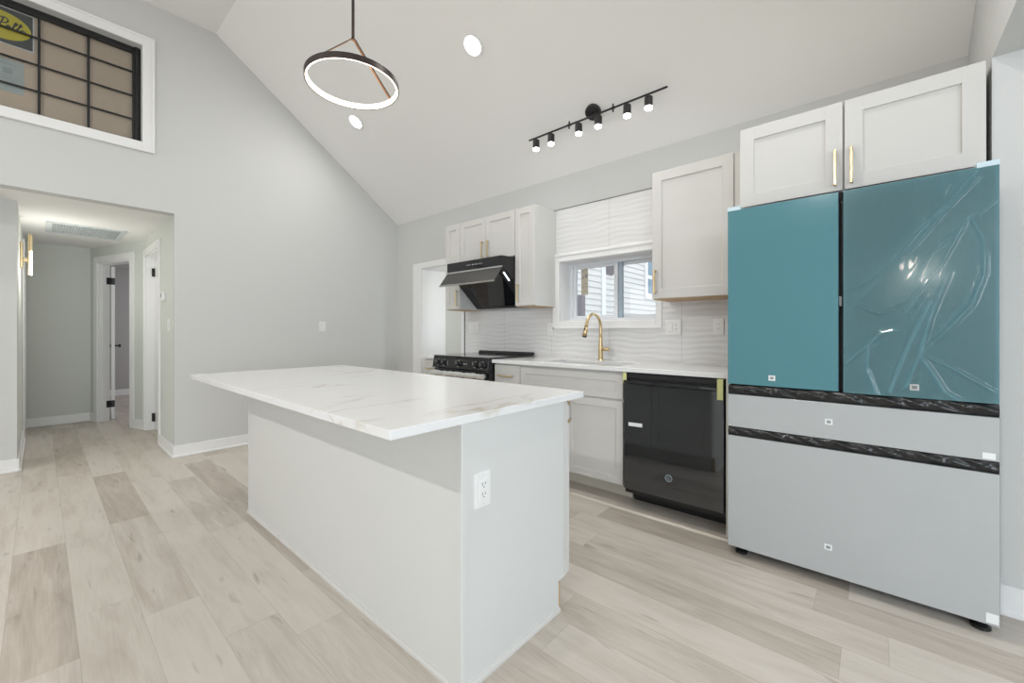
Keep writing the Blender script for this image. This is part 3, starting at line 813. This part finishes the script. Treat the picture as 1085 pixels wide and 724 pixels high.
# ------------------------------------------------------------------ range
RX0, RX1 = -3.28, -2.516
r = thing('range', 'black electric range standing under the hood', 'range', (-2.9, 2.9, 0))
box(RX0, RX1, 2.62, 3.22, .02, .925, .002).build('body', M_black, r)
b = MB(); b.box(RX0, RX1, 2.57, 3.19, .925, .955, .003); ck = b.build('cooktop', M_blackgloss, r, 'glossy black glass cooktop')
b = MB()
for (x, y, rr) in ((-3.09, 2.75, .10), (-2.71, 2.75, .115), (-3.09, 3.03, .08), (-2.71, 3.03, .09), (-2.9, 2.98, .06)): b.ring((x, y, 0), rr - .002, rr, .9549, .9554, 40)
b.build('burner_ring', M_stickgrey, ck)
b = MB(); b.prism([(RX0 + .02, 3.16, .955), (RX0 + .02, 3.235, .955), (RX0 + .02, 3.235, .978), (RX0 + .02, 3.175, .982)], (RX1 - RX0 - .04, 0, 0), .003); b.build('vent_trim', M_blackmatte, r, 'matte black rear vent strip')
b = MB(); b.prism([(RX0, 2.57, .93), (RX0, 2.64, .93), (RX0, 2.64, .838), (RX0, 2.553, .838)], (RX1 - RX0, 0, 0), .002); pn = b.build('control_panel', M_blackgloss, r)
for x in (-3.19, -3.105, -2.90, -2.675, -2.585):
    b = MB(); b.lathe([(0, .034), (.022, .034), (.025, .03), (.027, .004), (.031, 0), (0, 0)], (x, 2.561, .888), (0, -1, .18)); kn = b.build('knob', M_black, r)
    b = MB(); b.ring((0, 0, 0), .0268, .0305, 0, .004, 32); bmesh.ops.rotate(b.bm, verts=b.bm.verts, cent=(0, 0, 0), matrix=Matrix.Rotation(PI / 2 - .18, 3, 'X')); bmesh.ops.translate(b.bm, verts=b.bm.verts, vec=(x, 2.559, .888)); b.box(x - .0025, x + .0025, 2.5255, 2.5275, .886, .917); b.build('dial_mark', M_steel, kn)
b = MB()
for i in range(4): b.box(-3.06, -3.05, 2.557, 2.561, .866 + i * .012, .872 + i * .012)
b.build('icons', M_icon, pn)
b = MB()
for i in range(3): b.box(-2.835 + i * .02, -2.825 + i * .02, 2.557, 2.561, .884, .892)
b.build('icons', M_icon, pn)
dr = box(RX0 + .004, RX1 - .004, 2.575, 2.62, .20, .832, .003).build('oven_door', M_blackgloss, r)
b = MB(); b.tube([(RX0 + .02, 2.535, .793), (RX1 - .02, 2.535, .793)], .017, 14)
for x in (RX0 + .05, RX1 - .05): b.box(x - .012, x + .012, 2.54, 2.576, .782, .804, .002)
b.build('handle', M_steel, dr, 'stainless bar handle')
b = MB()
def wrapf(u, v):
    x = RX0 + .008 + (RX1 - RX0 - .016) * u; a = 2 * PI * v
    rr = .021 + .002 * math.sin(x * 60 + 3 * a) * math.sin(x * 23) + .001 * math.sin(x * 141 + 5 * a)
    return (x, 2.535 + rr * math.cos(a), .790 + rr * math.sin(a) * 1.3)
b.grid(90, 14, wrapf); b.build('plastic_wrap', glass_mat('handle_film', (.55, .56, .57), 1.3, .15), dr, 'crinkled clear wrap around the handle')
box(RX0 + .004, RX1 - .004, 2.58, 2.62, .04, .19, .003).build('drawer', M_black, r)

# ------------------------------------------------------------------ dishwasher
WX0, WX1 = -1.283, -.646
w_ = thing('dishwasher', 'glossy black built-in dishwasher beside the refrigerator', 'dishwasher', (-.965, 2.9, 0))
box(WX0 + .004, WX1 - .004, 2.64, YK - .02, .09, CB - .002).build('body', M_black, w_)
box(WX0 + .012, WX1 - .004, 2.77, 2.80, 0, .115).build('toe_kick', M_blackmatte, w_)
b = MB(); b.box(WX0 + .01, WX1 - .004, 2.602, 2.64, .128, .835, .004, 2); dwd = b.build('door', M_dw, w_)
b = MB(); b.box(WX0 + .01, WX1 - .004, 2.612, 2.64, .868, .903, .003); b.box(WX0 + .01, WX1 - .004, 2.625, 2.64, .835, .868); b.build('control_strip', M_black, w_)
b = MB()
nn = 16
for i in range(nn):   # pocket handle bar, gently bowed forwards
    pass
prof = [(2.600, .836), (2.592, .842), (2.592, .853), (2.600, .858), (2.612, .858), (2.612, .836)]
rows = []
for i in range(nn + 1):
    u = i / nn; x = WX0 + .012 + (WX1 - WX0 - .018) * u; k = -.010 * math.sin(PI * u)
    rows.append([b.bm.verts.new((x, p[0] + (k if j < 4 else 0), p[1])) for j, p in enumerate(prof)])
for A, B_ in zip(rows, rows[1:]):
    for j in range(6): b.bm.faces.new((A[j], A[(j + 1) % 6], B_[(j + 1) % 6], B_[j]))
b.bm.faces.new(rows[0]); b.bm.faces.new(list(reversed(rows[-1]))); bmesh.ops.recalc_face_normals(b.bm, faces=b.bm.faces)
b.build('handle', M_dw, w_)
b = MB(); b.box(-1.239, -1.143, 2.6008, 2.602, .553, .577); b.rotate(math.radians(-1.5), 'Y', (-1.19, 2.6, .565)); b.build('sticker', M_sticker, dwd, 'small white paper label')
box(-1.278, -1.252, 2.5985, 2.6, .838, .908).build('tape', M_tapegreen, w_, 'yellow green tape')
b = MB(); b.box(-.684, -.652, 2.586, 2.5885, .787, .905); b.box(-.684, -.652, 2.5885, 2.612, .9035, .9065); b.build('tape', M_tapegreen, w_, 'yellow green tape')
# round emblem
b = MB(); cx, cz = -.970, .261
def rpts(r, n=40): return [(cx + r * math.cos(2 * PI * k / n), 2.6008, cz + r * math.sin(2 * PI * k / n)) for k in range(n)]
b.tube(rpts(.0215), .0017, 6, True); b.tube(rpts(.0178), .0010, 6, True)
def em(pts): b.tube([(cx + u * .001, 2.6008, cz + v * .001) for u, v in pts], .0011, 6)
em(arc(-5, 1, 6.5, 8.5, 50, 300, 14) + [(-1, -1), (-5, -1)]); em([(-2, -8), (1, -11)])
em(arc(5, 3.6, 4.5, 5, 60, 270, 10)); em(arc(5, -4.5, 5.5, 4.5, 110, 330, 10)); em(arc(9, 8, 4, 4, 120, -60, 6))
for a in (0, 90, 180, 270): b.tube([(cx + r_ * math.cos(math.radians(a + q)), 2.6008, cz + r_ * math.sin(math.radians(a + q))) for r_, q in ((.0178, -22), (.0135, -8), (.0150, 8))], .0010, 6)
b.build('emblem', mat('emblem_silver', (.42, .50, .54), .3, metal=.6), dwd, 'round silver monogram emblem')

# ------------------------------------------------------------------ refrigerator
FX0, FX1 = -.588, .365
fr = thing('refrigerator', 'large refrigerator with teal upper doors and white lower drawers', 'refrigerator', (-.11, 2.8, 0))
b = MB(); b.box(FX0 + .004, FX1 - .004, 2.50, 3.20, .045, 1.80, .004); b.build('body', M_fbody, fr)
def fpanel(name, x0, x1, z0, z1, m, par=fr, label=None):
    b = MB(); b.box(x0, x1, 2.424, 2.498, z0, z1, .002); d = b.build(name, M_fbody, par, label)
    box(x0 + .002, x1 - .002, 2.418, 2.4245, z0 + .0015, z1 - .0015, .001).build('glass_face', m, d)
    return d
dl = fpanel('door', FX0, -.121, .905, 1.826, M_teal, label='plain teal left door')
drr = fpanel('door', -.107, FX1 - .002, .902, 1.826, M_teal, label='teal right door under wrinkled clear film')
t1 = fpanel('drawer', FX0, FX1, .680, .852, M_fwhite, label='shallow white upper drawer')
t2 = fpanel('drawer', FX0, FX1, .046, .634, M_fwhite, label='deep white lower drawer')
def stick(par, x, z, s=.026):
    st = box(x - s * .55, x + s * .55, 2.4168, 2.418, z - s / 2, z + s / 2).build('sticker', M_sticker, par, 'small white square sticker')
    box(x - s * .30, x + s * .30, 2.4163, 2.4168, z - s * .26, z + s * .26).build('print', M_stickgrey, st)
YFp = 2.418
stick(dl, -.385, .949); stick(drr, .128, .948); stick(t1, -.158, .762); stick(t2, -.160, .178)
box(.318, .352, 2.4165, 2.418, .688, .712).build('corner_sticker', M_sticker, t1); box(.327, .360, 2.4165, 2.418, .056, .093).build('corner_sticker', M_sticker, t2)
def tape(par, x0, x1):
    b = MB(); b.prism([(x0, 2.416, 1.822), (x0, 2.418, 1.822), (x0, 2.418, 1.827), (x0, 2.49, 1.827), (x0, 2.49, 1.842), (x0, 2.416, 1.842)], (x1 - x0, 0, 0)); b.build('tape', M_tapeblue, par, 'pale blue packing tape')
tape(dl, FX0, FX0 + .062); tape(drr, FX1 - .062, FX1 - .002)
box(-.124, -.112, 2.43, 2.46, 1.30, 1.345).build('centre_latch', M_stickgrey, fr)
# recessed grips wrapped in crinkled black film
def wrap(x0, x1, z0, z1, seed):
    rr = random.Random(seed); ph = [rr.uniform(0, 6) for _ in range(6)]
    def fn(u, v):
        x = x0 + (x1 - x0) * u; z = z0 + (z1 - z0) * v
        e = math.sin(PI * v)
        k = .004 * math.sin(x * 34 + ph[0] + 4 * v) * math.sin(x * 11 + ph[1]) + .002 * math.sin(x * 91 + ph[2] + 7 * v) + .0012 * math.sin(x * 170 + ph[3] - 9 * v) * math.sin(x * 29 + ph[4])
        return (x, 2.428 - e * (.006 + k), z)
    b = MB(); b.grid(260, 10, fn); b.box(x0, x1, 2.431, 2.499, z0, z1)
    b.build('wrapped_grip', M_film_black, fr, 'recessed grip wrapped in crinkled black plastic')
wrap(FX0 + .002, FX1 - .002, .853, .900, 1); wrap(FX0 + .002, FX1 - .002, .635, .679, 2)
for x in (FX0 + .055, FX1 - .045):
    b = MB(); b.lathe([(0, .0), (.026, 0), (.030, .004), (.030, .014), (.022, .020), (.012, .026), (.012, .05), (0, .05)], (x, 2.475, 0)); b.box(x - .03, x + .035, 2.46, 2.56, .028, .046, .003); b.build('foot', M_black, fr, 'black levelling foot')
for x in (FX0 + .06, FX1 - .06):
    b = MB(); b.cyl((x - .015, 3.12, .022), (x + .015, 3.12, .022), .022); b.box(x - .02, x + .02, 3.09, 3.15, .03, .046); b.build('roller', M_black, fr)
# wrinkled clear film on the right door : creases are polylines in door coordinates (0..1, 0..1 from lower left)
def q(px, py): return ((px - 35) / 443.0, 1 - (py - 100 + (px - 35) * .14) / (575 + (px - 35) * .0903)) 
cre_px = [([(42, 388), (120, 350), (200, 280), (265, 205), (330, 150), (430, 45)], .0075, .010),
          ([(58, 445), (110, 385), (170, 330), (260, 245), (345, 150), (430, 65)], .006, .008),
          ([(405, 165), (440, 230), (440, 320), (410, 400), (340, 480), (270, 545)], .007, .010),
          ([(95, 428), (150, 442), (235, 410), (330, 300), (400, 170)], .006, .009),
          ([(42, 590), (100, 545), (150, 500), (195, 487)], .007, .011),
          ([(185, 655), (210, 590), (250, 500), (300, 400)], .008, .016),
          ([(232, 640), (270, 545), (300, 440), (350, 320)], .006, .012),
          ([(275, 545), (350, 570), (468, 625)], .005, .009), ([(270, 545), (340, 640), (460, 700)], .005, .012),
          ([(120, 520), (110, 600), (150, 690)], .006, .012), ([(345, 60), (350, 85), (335, 110)], .005, .006),
          ([(340, 240), (300, 270), (260, 340)], .006, .007), ([(385, 210), (350, 220), (320, 250)], .006, .006),
          ([(240, 440), (265, 410), (285, 380)], .006, .006), ([(145, 505), (165, 520), (140, 540)], .006, .006),
          ([(60, 690), (200, 700), (440, 712)], .004, .006), ([(465, 130), (430, 160), (400, 165)], .005, .006)]
segs = []
for pl, amp, wd in cre_px:
    P = [q(*p) for p in pl]
    for a_, c_ in zip(P, P[1:]): segs.append((a_, c_, amp * 1.4, wd * .85))
W_, H_ = .466, .92
def filmz(u, v):
    hgt = 0.0
    for (a_, c_, amp, wd) in segs:
        ax, ay, bx, by = a_[0] * W_, a_[1] * H_, c_[0] * W_, c_[1] * H_
        px, py = u * W_, v * H_
        dx, dy = bx - ax, by - ay
        l2 = dx * dx + dy * dy + 1e-9
        t = max(0, min(1, ((px - ax) * dx + (py - ay) * dy) / l2))
        ds = math.hypot(px - ax - t * dx, py - ay - t * dy)
        if ds < 3 * wd: hgt = max(hgt, amp * math.exp(-(ds / wd) ** 2 * 1.6))
    loose = max(0, min(1, ((u - v * 1.0) + .62) * 2.5))        # lower right hangs loose
    x, z = u * W_, v * H_
    wob = (math.sin(23 * x + 9 * z + 2 * math.sin(17 * z)) + math.sin(31 * z - 27 * x + 1.5 * math.sin(40 * x)) * .6) * .00032
    fine = 0 * math.sin(120 * x + 75 * z + 3 * math.sin(33 * x - 21 * z)) * math.sin(50 * z - 37 * x) * .0005
    return hgt + loose * (wob + fine) 
b = MB(); b.grid(210, 380, lambda u, v: (-.104 + .466 * u, 2.4135 - max(0, filmz(u, v) + .0012), .906 + .914 * v))
b.build('protective_film', M_film, drr, 'wrinkled clear protective film')

# ------------------------------------------------------------------ kitchen island
IX0, IX1, IY0, IY1 = -3.083, -1.006, .903, 1.513
isl = thing('kitchen_island', 'freestanding white panelled kitchen island base under a quartz top', 'island', (-2.04, 1.2, 0))
b = MB(); b.box(IX0 + .012, IX1 - .016, IY0 + .012, IY1 - .02, .115, .885); b.box(IX0 + .02, IX1 - .016, IY0 + .012, 1.449, 0, .115); b.build('body', M_cab, isl)
box(IX0, IX1 - .016, IY0, IY0 + .012, .0, .884, .001).build('back_panel', M_isl, isl)
b = MB(); b.prism([(IX1 - .016, IY0 + .001, 0), (IX1 - .016, 1.449, 0), (IX1 - .016, 1.449, .125), (IX1 - .016, 1.490, .125), (IX1 - .016, 1.490, .884), (IX1 - .016, IY0 + .001, .884)], (.016, 0, 0)); b.build('end_panel', M_isl, isl)
b = MB(); b.prism([(IX0, IY0 + .013, 0), (IX0, 1.449, 0), (IX0, 1.449, .125), (IX0, 1.490, .125), (IX0, 1.490, .884), (IX0, IY0 + .013, .884)], (.012, 0, 0)); b.build('end_panel', M_isl, isl)
box(IX1 - .018, IX1 - .001, 1.494, 1.512, .125, .884, .001).build('face_frame', M_cab, isl)
b = MB(); b.box(IX1 - .018, IX1 + .004, IY0 - .004, IY0 + .020, 0.0, .884, .002); b.build('corner_strip', M_isl, isl, 'white corner strip')
box(IX0 - .003, IX0 + .018, IY0 - .003, IY0, 0, .884, .001).build('corner_strip', M_isl, isl, 'white corner strip')
b = MB()
b.prism([(IX0, IY0, 0), (IX0, IY0 - .012, 0), (IX0, IY0 - .011, .010), (IX0, IY0 - .007, .016), (IX0, IY0, .018)], (IX1 - IX0 + .012, 0, 0))
b.prism([(IX1, IY0 - .012, 0), (IX1 + .012, IY0 - .012, 0), (IX1 + .011, IY0 - .012, .010), (IX1 + .007, IY0 - .012, .016), (IX1, IY0 - .012, .018)], (0, 1.449 - IY0 + .012, 0))
b.build('shoe_moulding', M_cab, isl, 'white shoe moulding at the floor')
box(IX0 + .03, IX1 - .03, 1.450, 1.462, 0, .115).build('toe_kick', M_toe, isl); box(IX1 - .03, IX1 - .002, 1.450, 1.462, 0, .115).build('raw_edge', M_raw, isl, 'raw wood edge of the toe kick')
n = 4; wd = (IX1 - IX0) / n
for k in range(n):
    x0 = IX0 + k * wd + .002; x1 = IX0 + (k + 1) * wd - .002
    d = shaker(x0, x1, .13, .874, 1.535, 1).build('door', M_cab, isl)
    handle_v(d, (x1 - .032) if k % 2 == 0 else (x0 + .032), .68, .84, 1.535, 1)
    if k == n - 1:
        for z in (.868, .79): box(IX1 - .004, IX1 + .001, 1.522, 1.536, z - .008, z + .006).build('hinge', M_gold, d, 'small gold clip')
b = MB(); b.box(-3.222, -.982, .622, 1.612, .886, .914, .0025, 2)
tag(b.build('island_countertop', M_quartz, origin=(-2.1, 1.117, .886)), 'large white veined quartz slab on the kitchen island', 'countertop')

# ------------------------------------------------------------------ outlets and switches
def outlet_on(frame, label, group, cells, hh=.118, th=.006, cat='outlet', name='outlet', w=None):
    """frame(u, v, d): point at u right, v up, d out of the surface; cells: list of 'o' outlet / 's' rocker"""
    n = len(cells); W2 = (w or (.046 * (n - 1) + .072)) / 2
    o = thing(name, label, cat, frame(0, 0, 0), group)
    def bx(b, u0, u1, v0, v1, d0, d1):
        P = [frame(u0, v0, d0), frame(u1, v0, d0), frame(u1, v1, d0), frame(u0, v1, d0)]
        vec = Vector(frame(0, 0, d1)) - Vector(frame(0, 0, d0))
        b.prism(P, vec, 0)
    b = MB(); bx(b, -W2, W2, -hh / 2, hh / 2, 0, th * .7); bx(b, -W2 + .003, W2 - .003, -hh / 2 + .003, hh / 2 - .003, th * .7, th); b.build('plate', M_plate, o)
    for i, c_ in enumerate(cells):
        cu = (i - (n - 1) / 2) * .046
        b = MB(); bx(b, cu - .0165, cu + .0165, -.033, .033, th, th + .0025)
        if c_ == 's': bx(b, cu - .0135, cu + .0135, -.029, .001, th + .0025, th + .005)
        rc = b.build('receptacle' if c_ == 'o' else 'rocker', M_plate, o)
        b = MB()
        if c_ == 'o':
            for cv in (.017, -.017):
                bx(b, cu - .0075, cu - .0055, cv - .001, cv + .008, th + .0025, th + .003); bx(b, cu + .0055, cu + .0075, cv, cv + .008, th + .0025, th + .003)
                bx(b, cu - .002, cu + .002, cv - .009, cv - .005, th + .0025, th + .003)
            b.build('slots', M_slot, rc, 'dark slots')
        else:
            bx(b, cu - .0175, cu + .0175, -.0345, .0345, th, th + .001)
            b.build('gap', M_stickgrey, rc)
    for v in (-.048, .048): 
        for i in range(n):
            cu = (i - (n - 1) / 2) * .046; b = MB(); bx(b, cu - .002, cu + .002, v - .002, v + .002, th, th + .0006); b.build('screw', M_ventgrey, o)
    return o
GO = 'white outlets and switches'
fy = lambda x, y, z: (lambda u, v, d: (x + u, y - d, z + v))
YT = YW - .013
outlet_on(lambda u, v, d: (IX1 + d, .993 + u, .645 + v), 'white outlet on the end panel of the kitchen island', GO, 'o', th=.008)
outlet_on(fy(-3.40, YT, 1.228), 'white triple switch plate on the tile above the range', GO, 'sss', cat='switch', name='light_switch', th=.008)
outlet_on(fy(-2.345, YT, 1.208), 'white single switch on the tile left of the kitchen window casing', GO, 's', cat='switch', name='light_switch', w=.062, th=.008)
outlet_on(fy(-1.168, YT, 1.218), 'white double plate with switch and outlet right of the kitchen window', GO, 'so', th=.010)
outlet_on(fy(-.845, YT, 1.219), 'white outlet on the tile next to the teal refrigerator', GO, 'o', th=.010)
outlet_on(lambda u, v, d: (XL + d, 2.215 + u, 1.245 + v), 'white switch alone on the tall grey wall above the island', GO, 's', cat='switch', name='light_switch')
outlet_on(lambda u, v, d: (-5.21 + u, .835 - d, 1.25 + v), 'white switch on the hall wall below the thermostat', GO, 's', cat='switch', name='light_switch')
t = thing('thermostat', 'small white thermostat on the hall wall above a switch', 'thermostat', (-5.42, .835, 1.54))
box(-5.475, -5.365, .808, .835, 1.495, 1.585, .006, 2).build('housing', M_plate, t)
box(-5.455, -5.405, .8072, .8085, 1.53, 1.57).build('display', M_stickgrey, t, 'grey display')
box(-5.39, -5.375, .806, .8085, 1.525, 1.555, .001).build('button', M_plate, t)

# ------------------------------------------------------------------ hall: return air vent and sconce
VX0, VX1, VY0, VY1 = -6.87, -6.21, .04, .64
v = thing('ceiling_vent', 'rectangular white return air grille in the hall ceiling', 'vent', (-6.54, .34, HZ))
b = MB(); zz = HZ - .012; f_ = .045
b.box(VX0, VX1, VY0, VY0 + f_, zz, HZ, .003); b.box(VX0, VX1, VY1 - f_, VY1, zz, HZ, .003); b.box(VX0, VX0 + f_, VY0 + f_, VY1 - f_, zz, HZ, .003); b.box(VX1 - f_, VX1, VY0 + f_, VY1 - f_, zz, HZ, .003)
b.build('frame', M_ventgrey, v)
box(VX0 + f_, VX1 - f_, VY0 + f_, VY1 - f_, HZ - .0025, HZ - .0005).build('backing', M_ventback, v)
b = MB()
for k in range(24):
    y = VY0 + f_ + .011 + k * .0215
    b.box(VX0 + f_, VX1 - f_, y - .0025, y + .0025, HZ - .009, HZ - .007)
for k in range(27):
    x = VX0 + f_ + .011 + k * .0215
    b.box(x - .002, x + .002, VY0 + f_, VY1 - f_, HZ - .009, HZ - .007)
b.build('louvre_grid', M_ventgrey, v, 'fine grid of louvres')

def sconce(SX, SYw, dz, label, watts):
    s = thing('wall_sconce', label, 'wall lamp', (SX, SYw, 1.80 + dz), 'gold two-bar wall sconces')
    b = MB(); b.box(SX - .03, SX + .03, SYw, SYw + .02, 1.80 + dz, 2.05 + dz, .003); b.box(SX - .012, SX + .012, SYw + .019, SYw + .051, 1.86 + dz, 1.90 + dz, .002); b.build('backplate', M_gold, s)
    for (x, z0, z1, k) in ((SX + .022, 1.79 + dz, 2.13 + dz, .52), (SX - .022, 1.735 + dz, 2.04 + dz, .72)):
        b = MB(); b.box(x - .018, x + .018, SYw + .05, SYw + .062, z0, z1, .002)
        zc = z0 + (z1 - z0) * k; b.box(x - .018, x + .018, SYw + .062, SYw + .080, zc, z1, .002); bar = b.build('bar', M_gold, s, 'gold vertical bar')
        b = MB(); b.box(x - .015, x + .015, SYw + .0625, SYw + .078, z0 + .004, zc - .001, .003); b.build('diffuser', M_sconce, bar, 'glowing white diffuser')
    pl = bpy.data.lights.new('sconce_light', 'POINT'); pl.energy = watts; pl.color = (1, .97, .90); pl.shadow_soft_size = .05
    o = bpy.data.objects.new('sconce_light', pl); o.location = (SX, SYw + .20, 1.80 + dz); COL.objects.link(o)
sconce(-6.2, -.127, 0, 'gold wall sconce with two glowing bars on the left wall of the hall', 6.5)
sconce(.42, YB, .17, 'gold wall sconce on the rear wall, left of two mirrored in teal door', 2)
sconce(.62, YB, .17, 'gold wall sconce on the rear wall, right of two mirrored in teal door', 2)

# ------------------------------------------------------------------ recessed ceiling lamps
def downlight(x, y, z, nrm, label, group='recessed ceiling lights'):
    nrm = Vector(nrm).normalized()          # into the room
    t = thing('recessed_light', label, 'ceiling light', (x, y, z), group)
    b = MB(); b.lathe([(.068, .001), (.090, .004), (.088, .009), (.072, .010), (.066, .004), (.066, .001)], (x, y, z), nrm, 40); b.build('trim_ring', M_trim, t)
    b = MB(); b.lathe([(0, .004), (.066, .004), (.066, .001), (0, .001)], (x, y, z), nrm, 40); b.build('lens', M_lamp, t, 'glowing white lens')
    l = bpy.data.lights.new('downlight', 'AREA'); l.shape = 'DISK'; l.size = .12; l.energy = CAN_W * (.7 if x < -3 else 1.1 if x < -1 else 1.5) if y > 0 else REAR_W * (.42 if x < -3 else .85 if x < -1 else .85); l.color = (1.0, .975, .94)
    o = bpy.data.objects.new('downlight', l); COL.objects.link(o); o.location = Vector((x, y, z)) + nrm * .014
    o.rotation_euler = (-nrm).to_track_quat('Z', 'Y').to_euler()
kn = (0, -SL, -1); rn = (0, SL, -1)
downlight(-4.124, 2.202, zslope(2.202), kn, 'recessed light low on the sloped ceiling just below the ring pendant')
downlight(-2.337, 2.209, zslope(2.209), kn, 'recessed light on the sloped ceiling between ring pendant and track light')
downlight(-.55, 2.205, zslope(2.205), kn, 'recessed light on the kitchen slope out of view above the refrigerator')
for x, nm in ((-4.124, 'left'), (-2.337, 'middle'), (-.55, 'right')):
    y = -.161 - 2.205; downlight(x, y, ZE + SL * (y - YB), rn, 'recessed light on the rear slope behind the camera, %s one' % nm)

# ------------------------------------------------------------------ ring pendant
PX, PY, PZ = -2.08, 1.095, 2.485
p = thing('pendant_light', 'dark ring pendant light glowing warm above the island', 'pendant light', (PX, PY, ZR))
b = MB(); b.ring((PX, PY, PZ), .2285, .235, 0, .028, 80); b.build('ring', M_bronze, p, 'dark bronze ring')
b = MB(); b.ring((PX, PY, PZ), .2215, .2285, .0015, .026, 80); b.build('led_strip', M_led, p, 'glowing white inner strip')
apex = Vector((PX, PY, 2.748))
def strip(b, A, B_, wv, tv):
    A, B_, wv, tv = Vector(A), Vector(B_), Vector(wv), Vector(tv)
    b.prism([A + wv + tv, A - wv + tv, A - wv - tv, A + wv - tv], B_ - A)
def bracket(off, m, nm, hw):
    b = MB()
    ys = [(-.229, PZ + .026), (-.03, apex.z - .036), (-.013, apex.z - .016), (0, apex.z - .012), (.013, apex.z - .016), (.03, apex.z - .036), (.229, PZ + .026)]
    prev = None
    for (dy, z) in ys:
        row = [b.bm.verts.new((PX + sx * hw, PY + dy * (1 - off * 3), z - off + so)) for sx, so in ((-1, 0), (1, 0), (1, -.003), (-1, -.003))]
        if prev:
            for j in range(4): b.bm.faces.new((prev[j], prev[(j + 1) % 4], row[(j + 1) % 4], row[j]))
        else: b.bm.faces.new(row)
        prev = row
    b.bm.faces.new(list(reversed(prev))); bmesh.ops.recalc_face_normals(b.bm, faces=b.bm.faces)
    return b.build(nm, m, p)
bracket(0, M_bronze, 'bracket', .010); bracket(.0035, M_copper, 'bracket_lining', .0055)
b = MB(); b.cyl((PX, PY, apex.z - .014), (PX, PY, ZR - .02), .0075, n=16); b.build('stem', M_bronze, p)
b = MB(); b.lathe([(0, -.03), (.06, -.03), (.065, -.025), (.065, 0), (0, 0)], (PX, PY, ZR)); b.build('canopy', M_bronze, p)

# ------------------------------------------------------------------ track light
TXa, TXb, TY, TZ = -2.285, -1.068, 2.842, 2.868
t = thing('track_light', 'black six-head track light on the sloped ceiling', 'track light', (-1.66, 2.86, zslope(2.86)))
nv = Vector((0, -SL, -1)).normalized()
cpos = Vector((-1.662, 2.875, zslope(2.875)))
b = MB(); b.lathe([(0, .030), (.055, .030), (.062, .026), (.062, 0), (0, 0)], cpos, nv, 40); b.cyl(cpos + nv * .028, (-1.662, TY, TZ), .007); b.build('canopy', M_blackmatte, t)
b = MB(); b.cyl((TXa, TY, TZ), (TXb, TY, TZ), .0075, n=12); b.build('bar', M_blackmatte, t)
for x in (-1.869, -1.477):
    b = MB(); b.cyl((x - .012, TY, TZ), (x + .012, TY, TZ), .011); b.cyl((x, TY, TZ + .03), (x, TY, TZ - .03), .006); b.build('joint', M_blackmatte, t)
for x in (-2.205, -2.046, -1.776, -1.600, -1.362, -1.200):
    top = Vector((x, TY - .004, TZ - .025)); ax = Vector((.02, -.05, -1)).normalized()
    b = MB(); b.cyl((x, TY, TZ), top, .006, n=10); b.lathe([(0, 0), (.026, 0), (.0285, .004), (.0285, .072), (.025, .074), (.025, .068), (0, .066)], top, ax); hd = b.build('spot_head', M_blackmatte, t)
    b = MB(); b.lathe([(0, .085), (.0255, .085), (.0265, .078), (.0265, .068), (0, .067)], top, ax); b.build('lens', M_lamp, hd, 'glowing frosted lens')
    l = bpy.data.lights.new('track_spot', 'SPOT'); l.energy = SPOT_W; l.spot_size = math.radians(115); l.spot_blend = .9; l.color = (1, .97, .93); l.shadow_soft_size = .025
    o = bpy.data.objects.new('track_spot', l); COL.objects.link(o); o.location = top + ax * .09; o.rotation_euler = (-ax).to_track_quat('Z', 'Y').to_euler()

# ------------------------------------------------------------------ loose wood strip in front of the dishwasher
b = MB(); b.prism([(-1.66, 2.545, 0), (-1.66, 2.565, 0), (-1.66, 2.565, .008), (-1.66, 2.552, .012), (-1.66, 2.545, .008)], (1.05, 0, 0))
tag(b.build('floor_strip', M_strip, origin=(-1.13, 2.555, 0)), 'thin pale wood strip on the floor before the dishwasher', 'moulding')
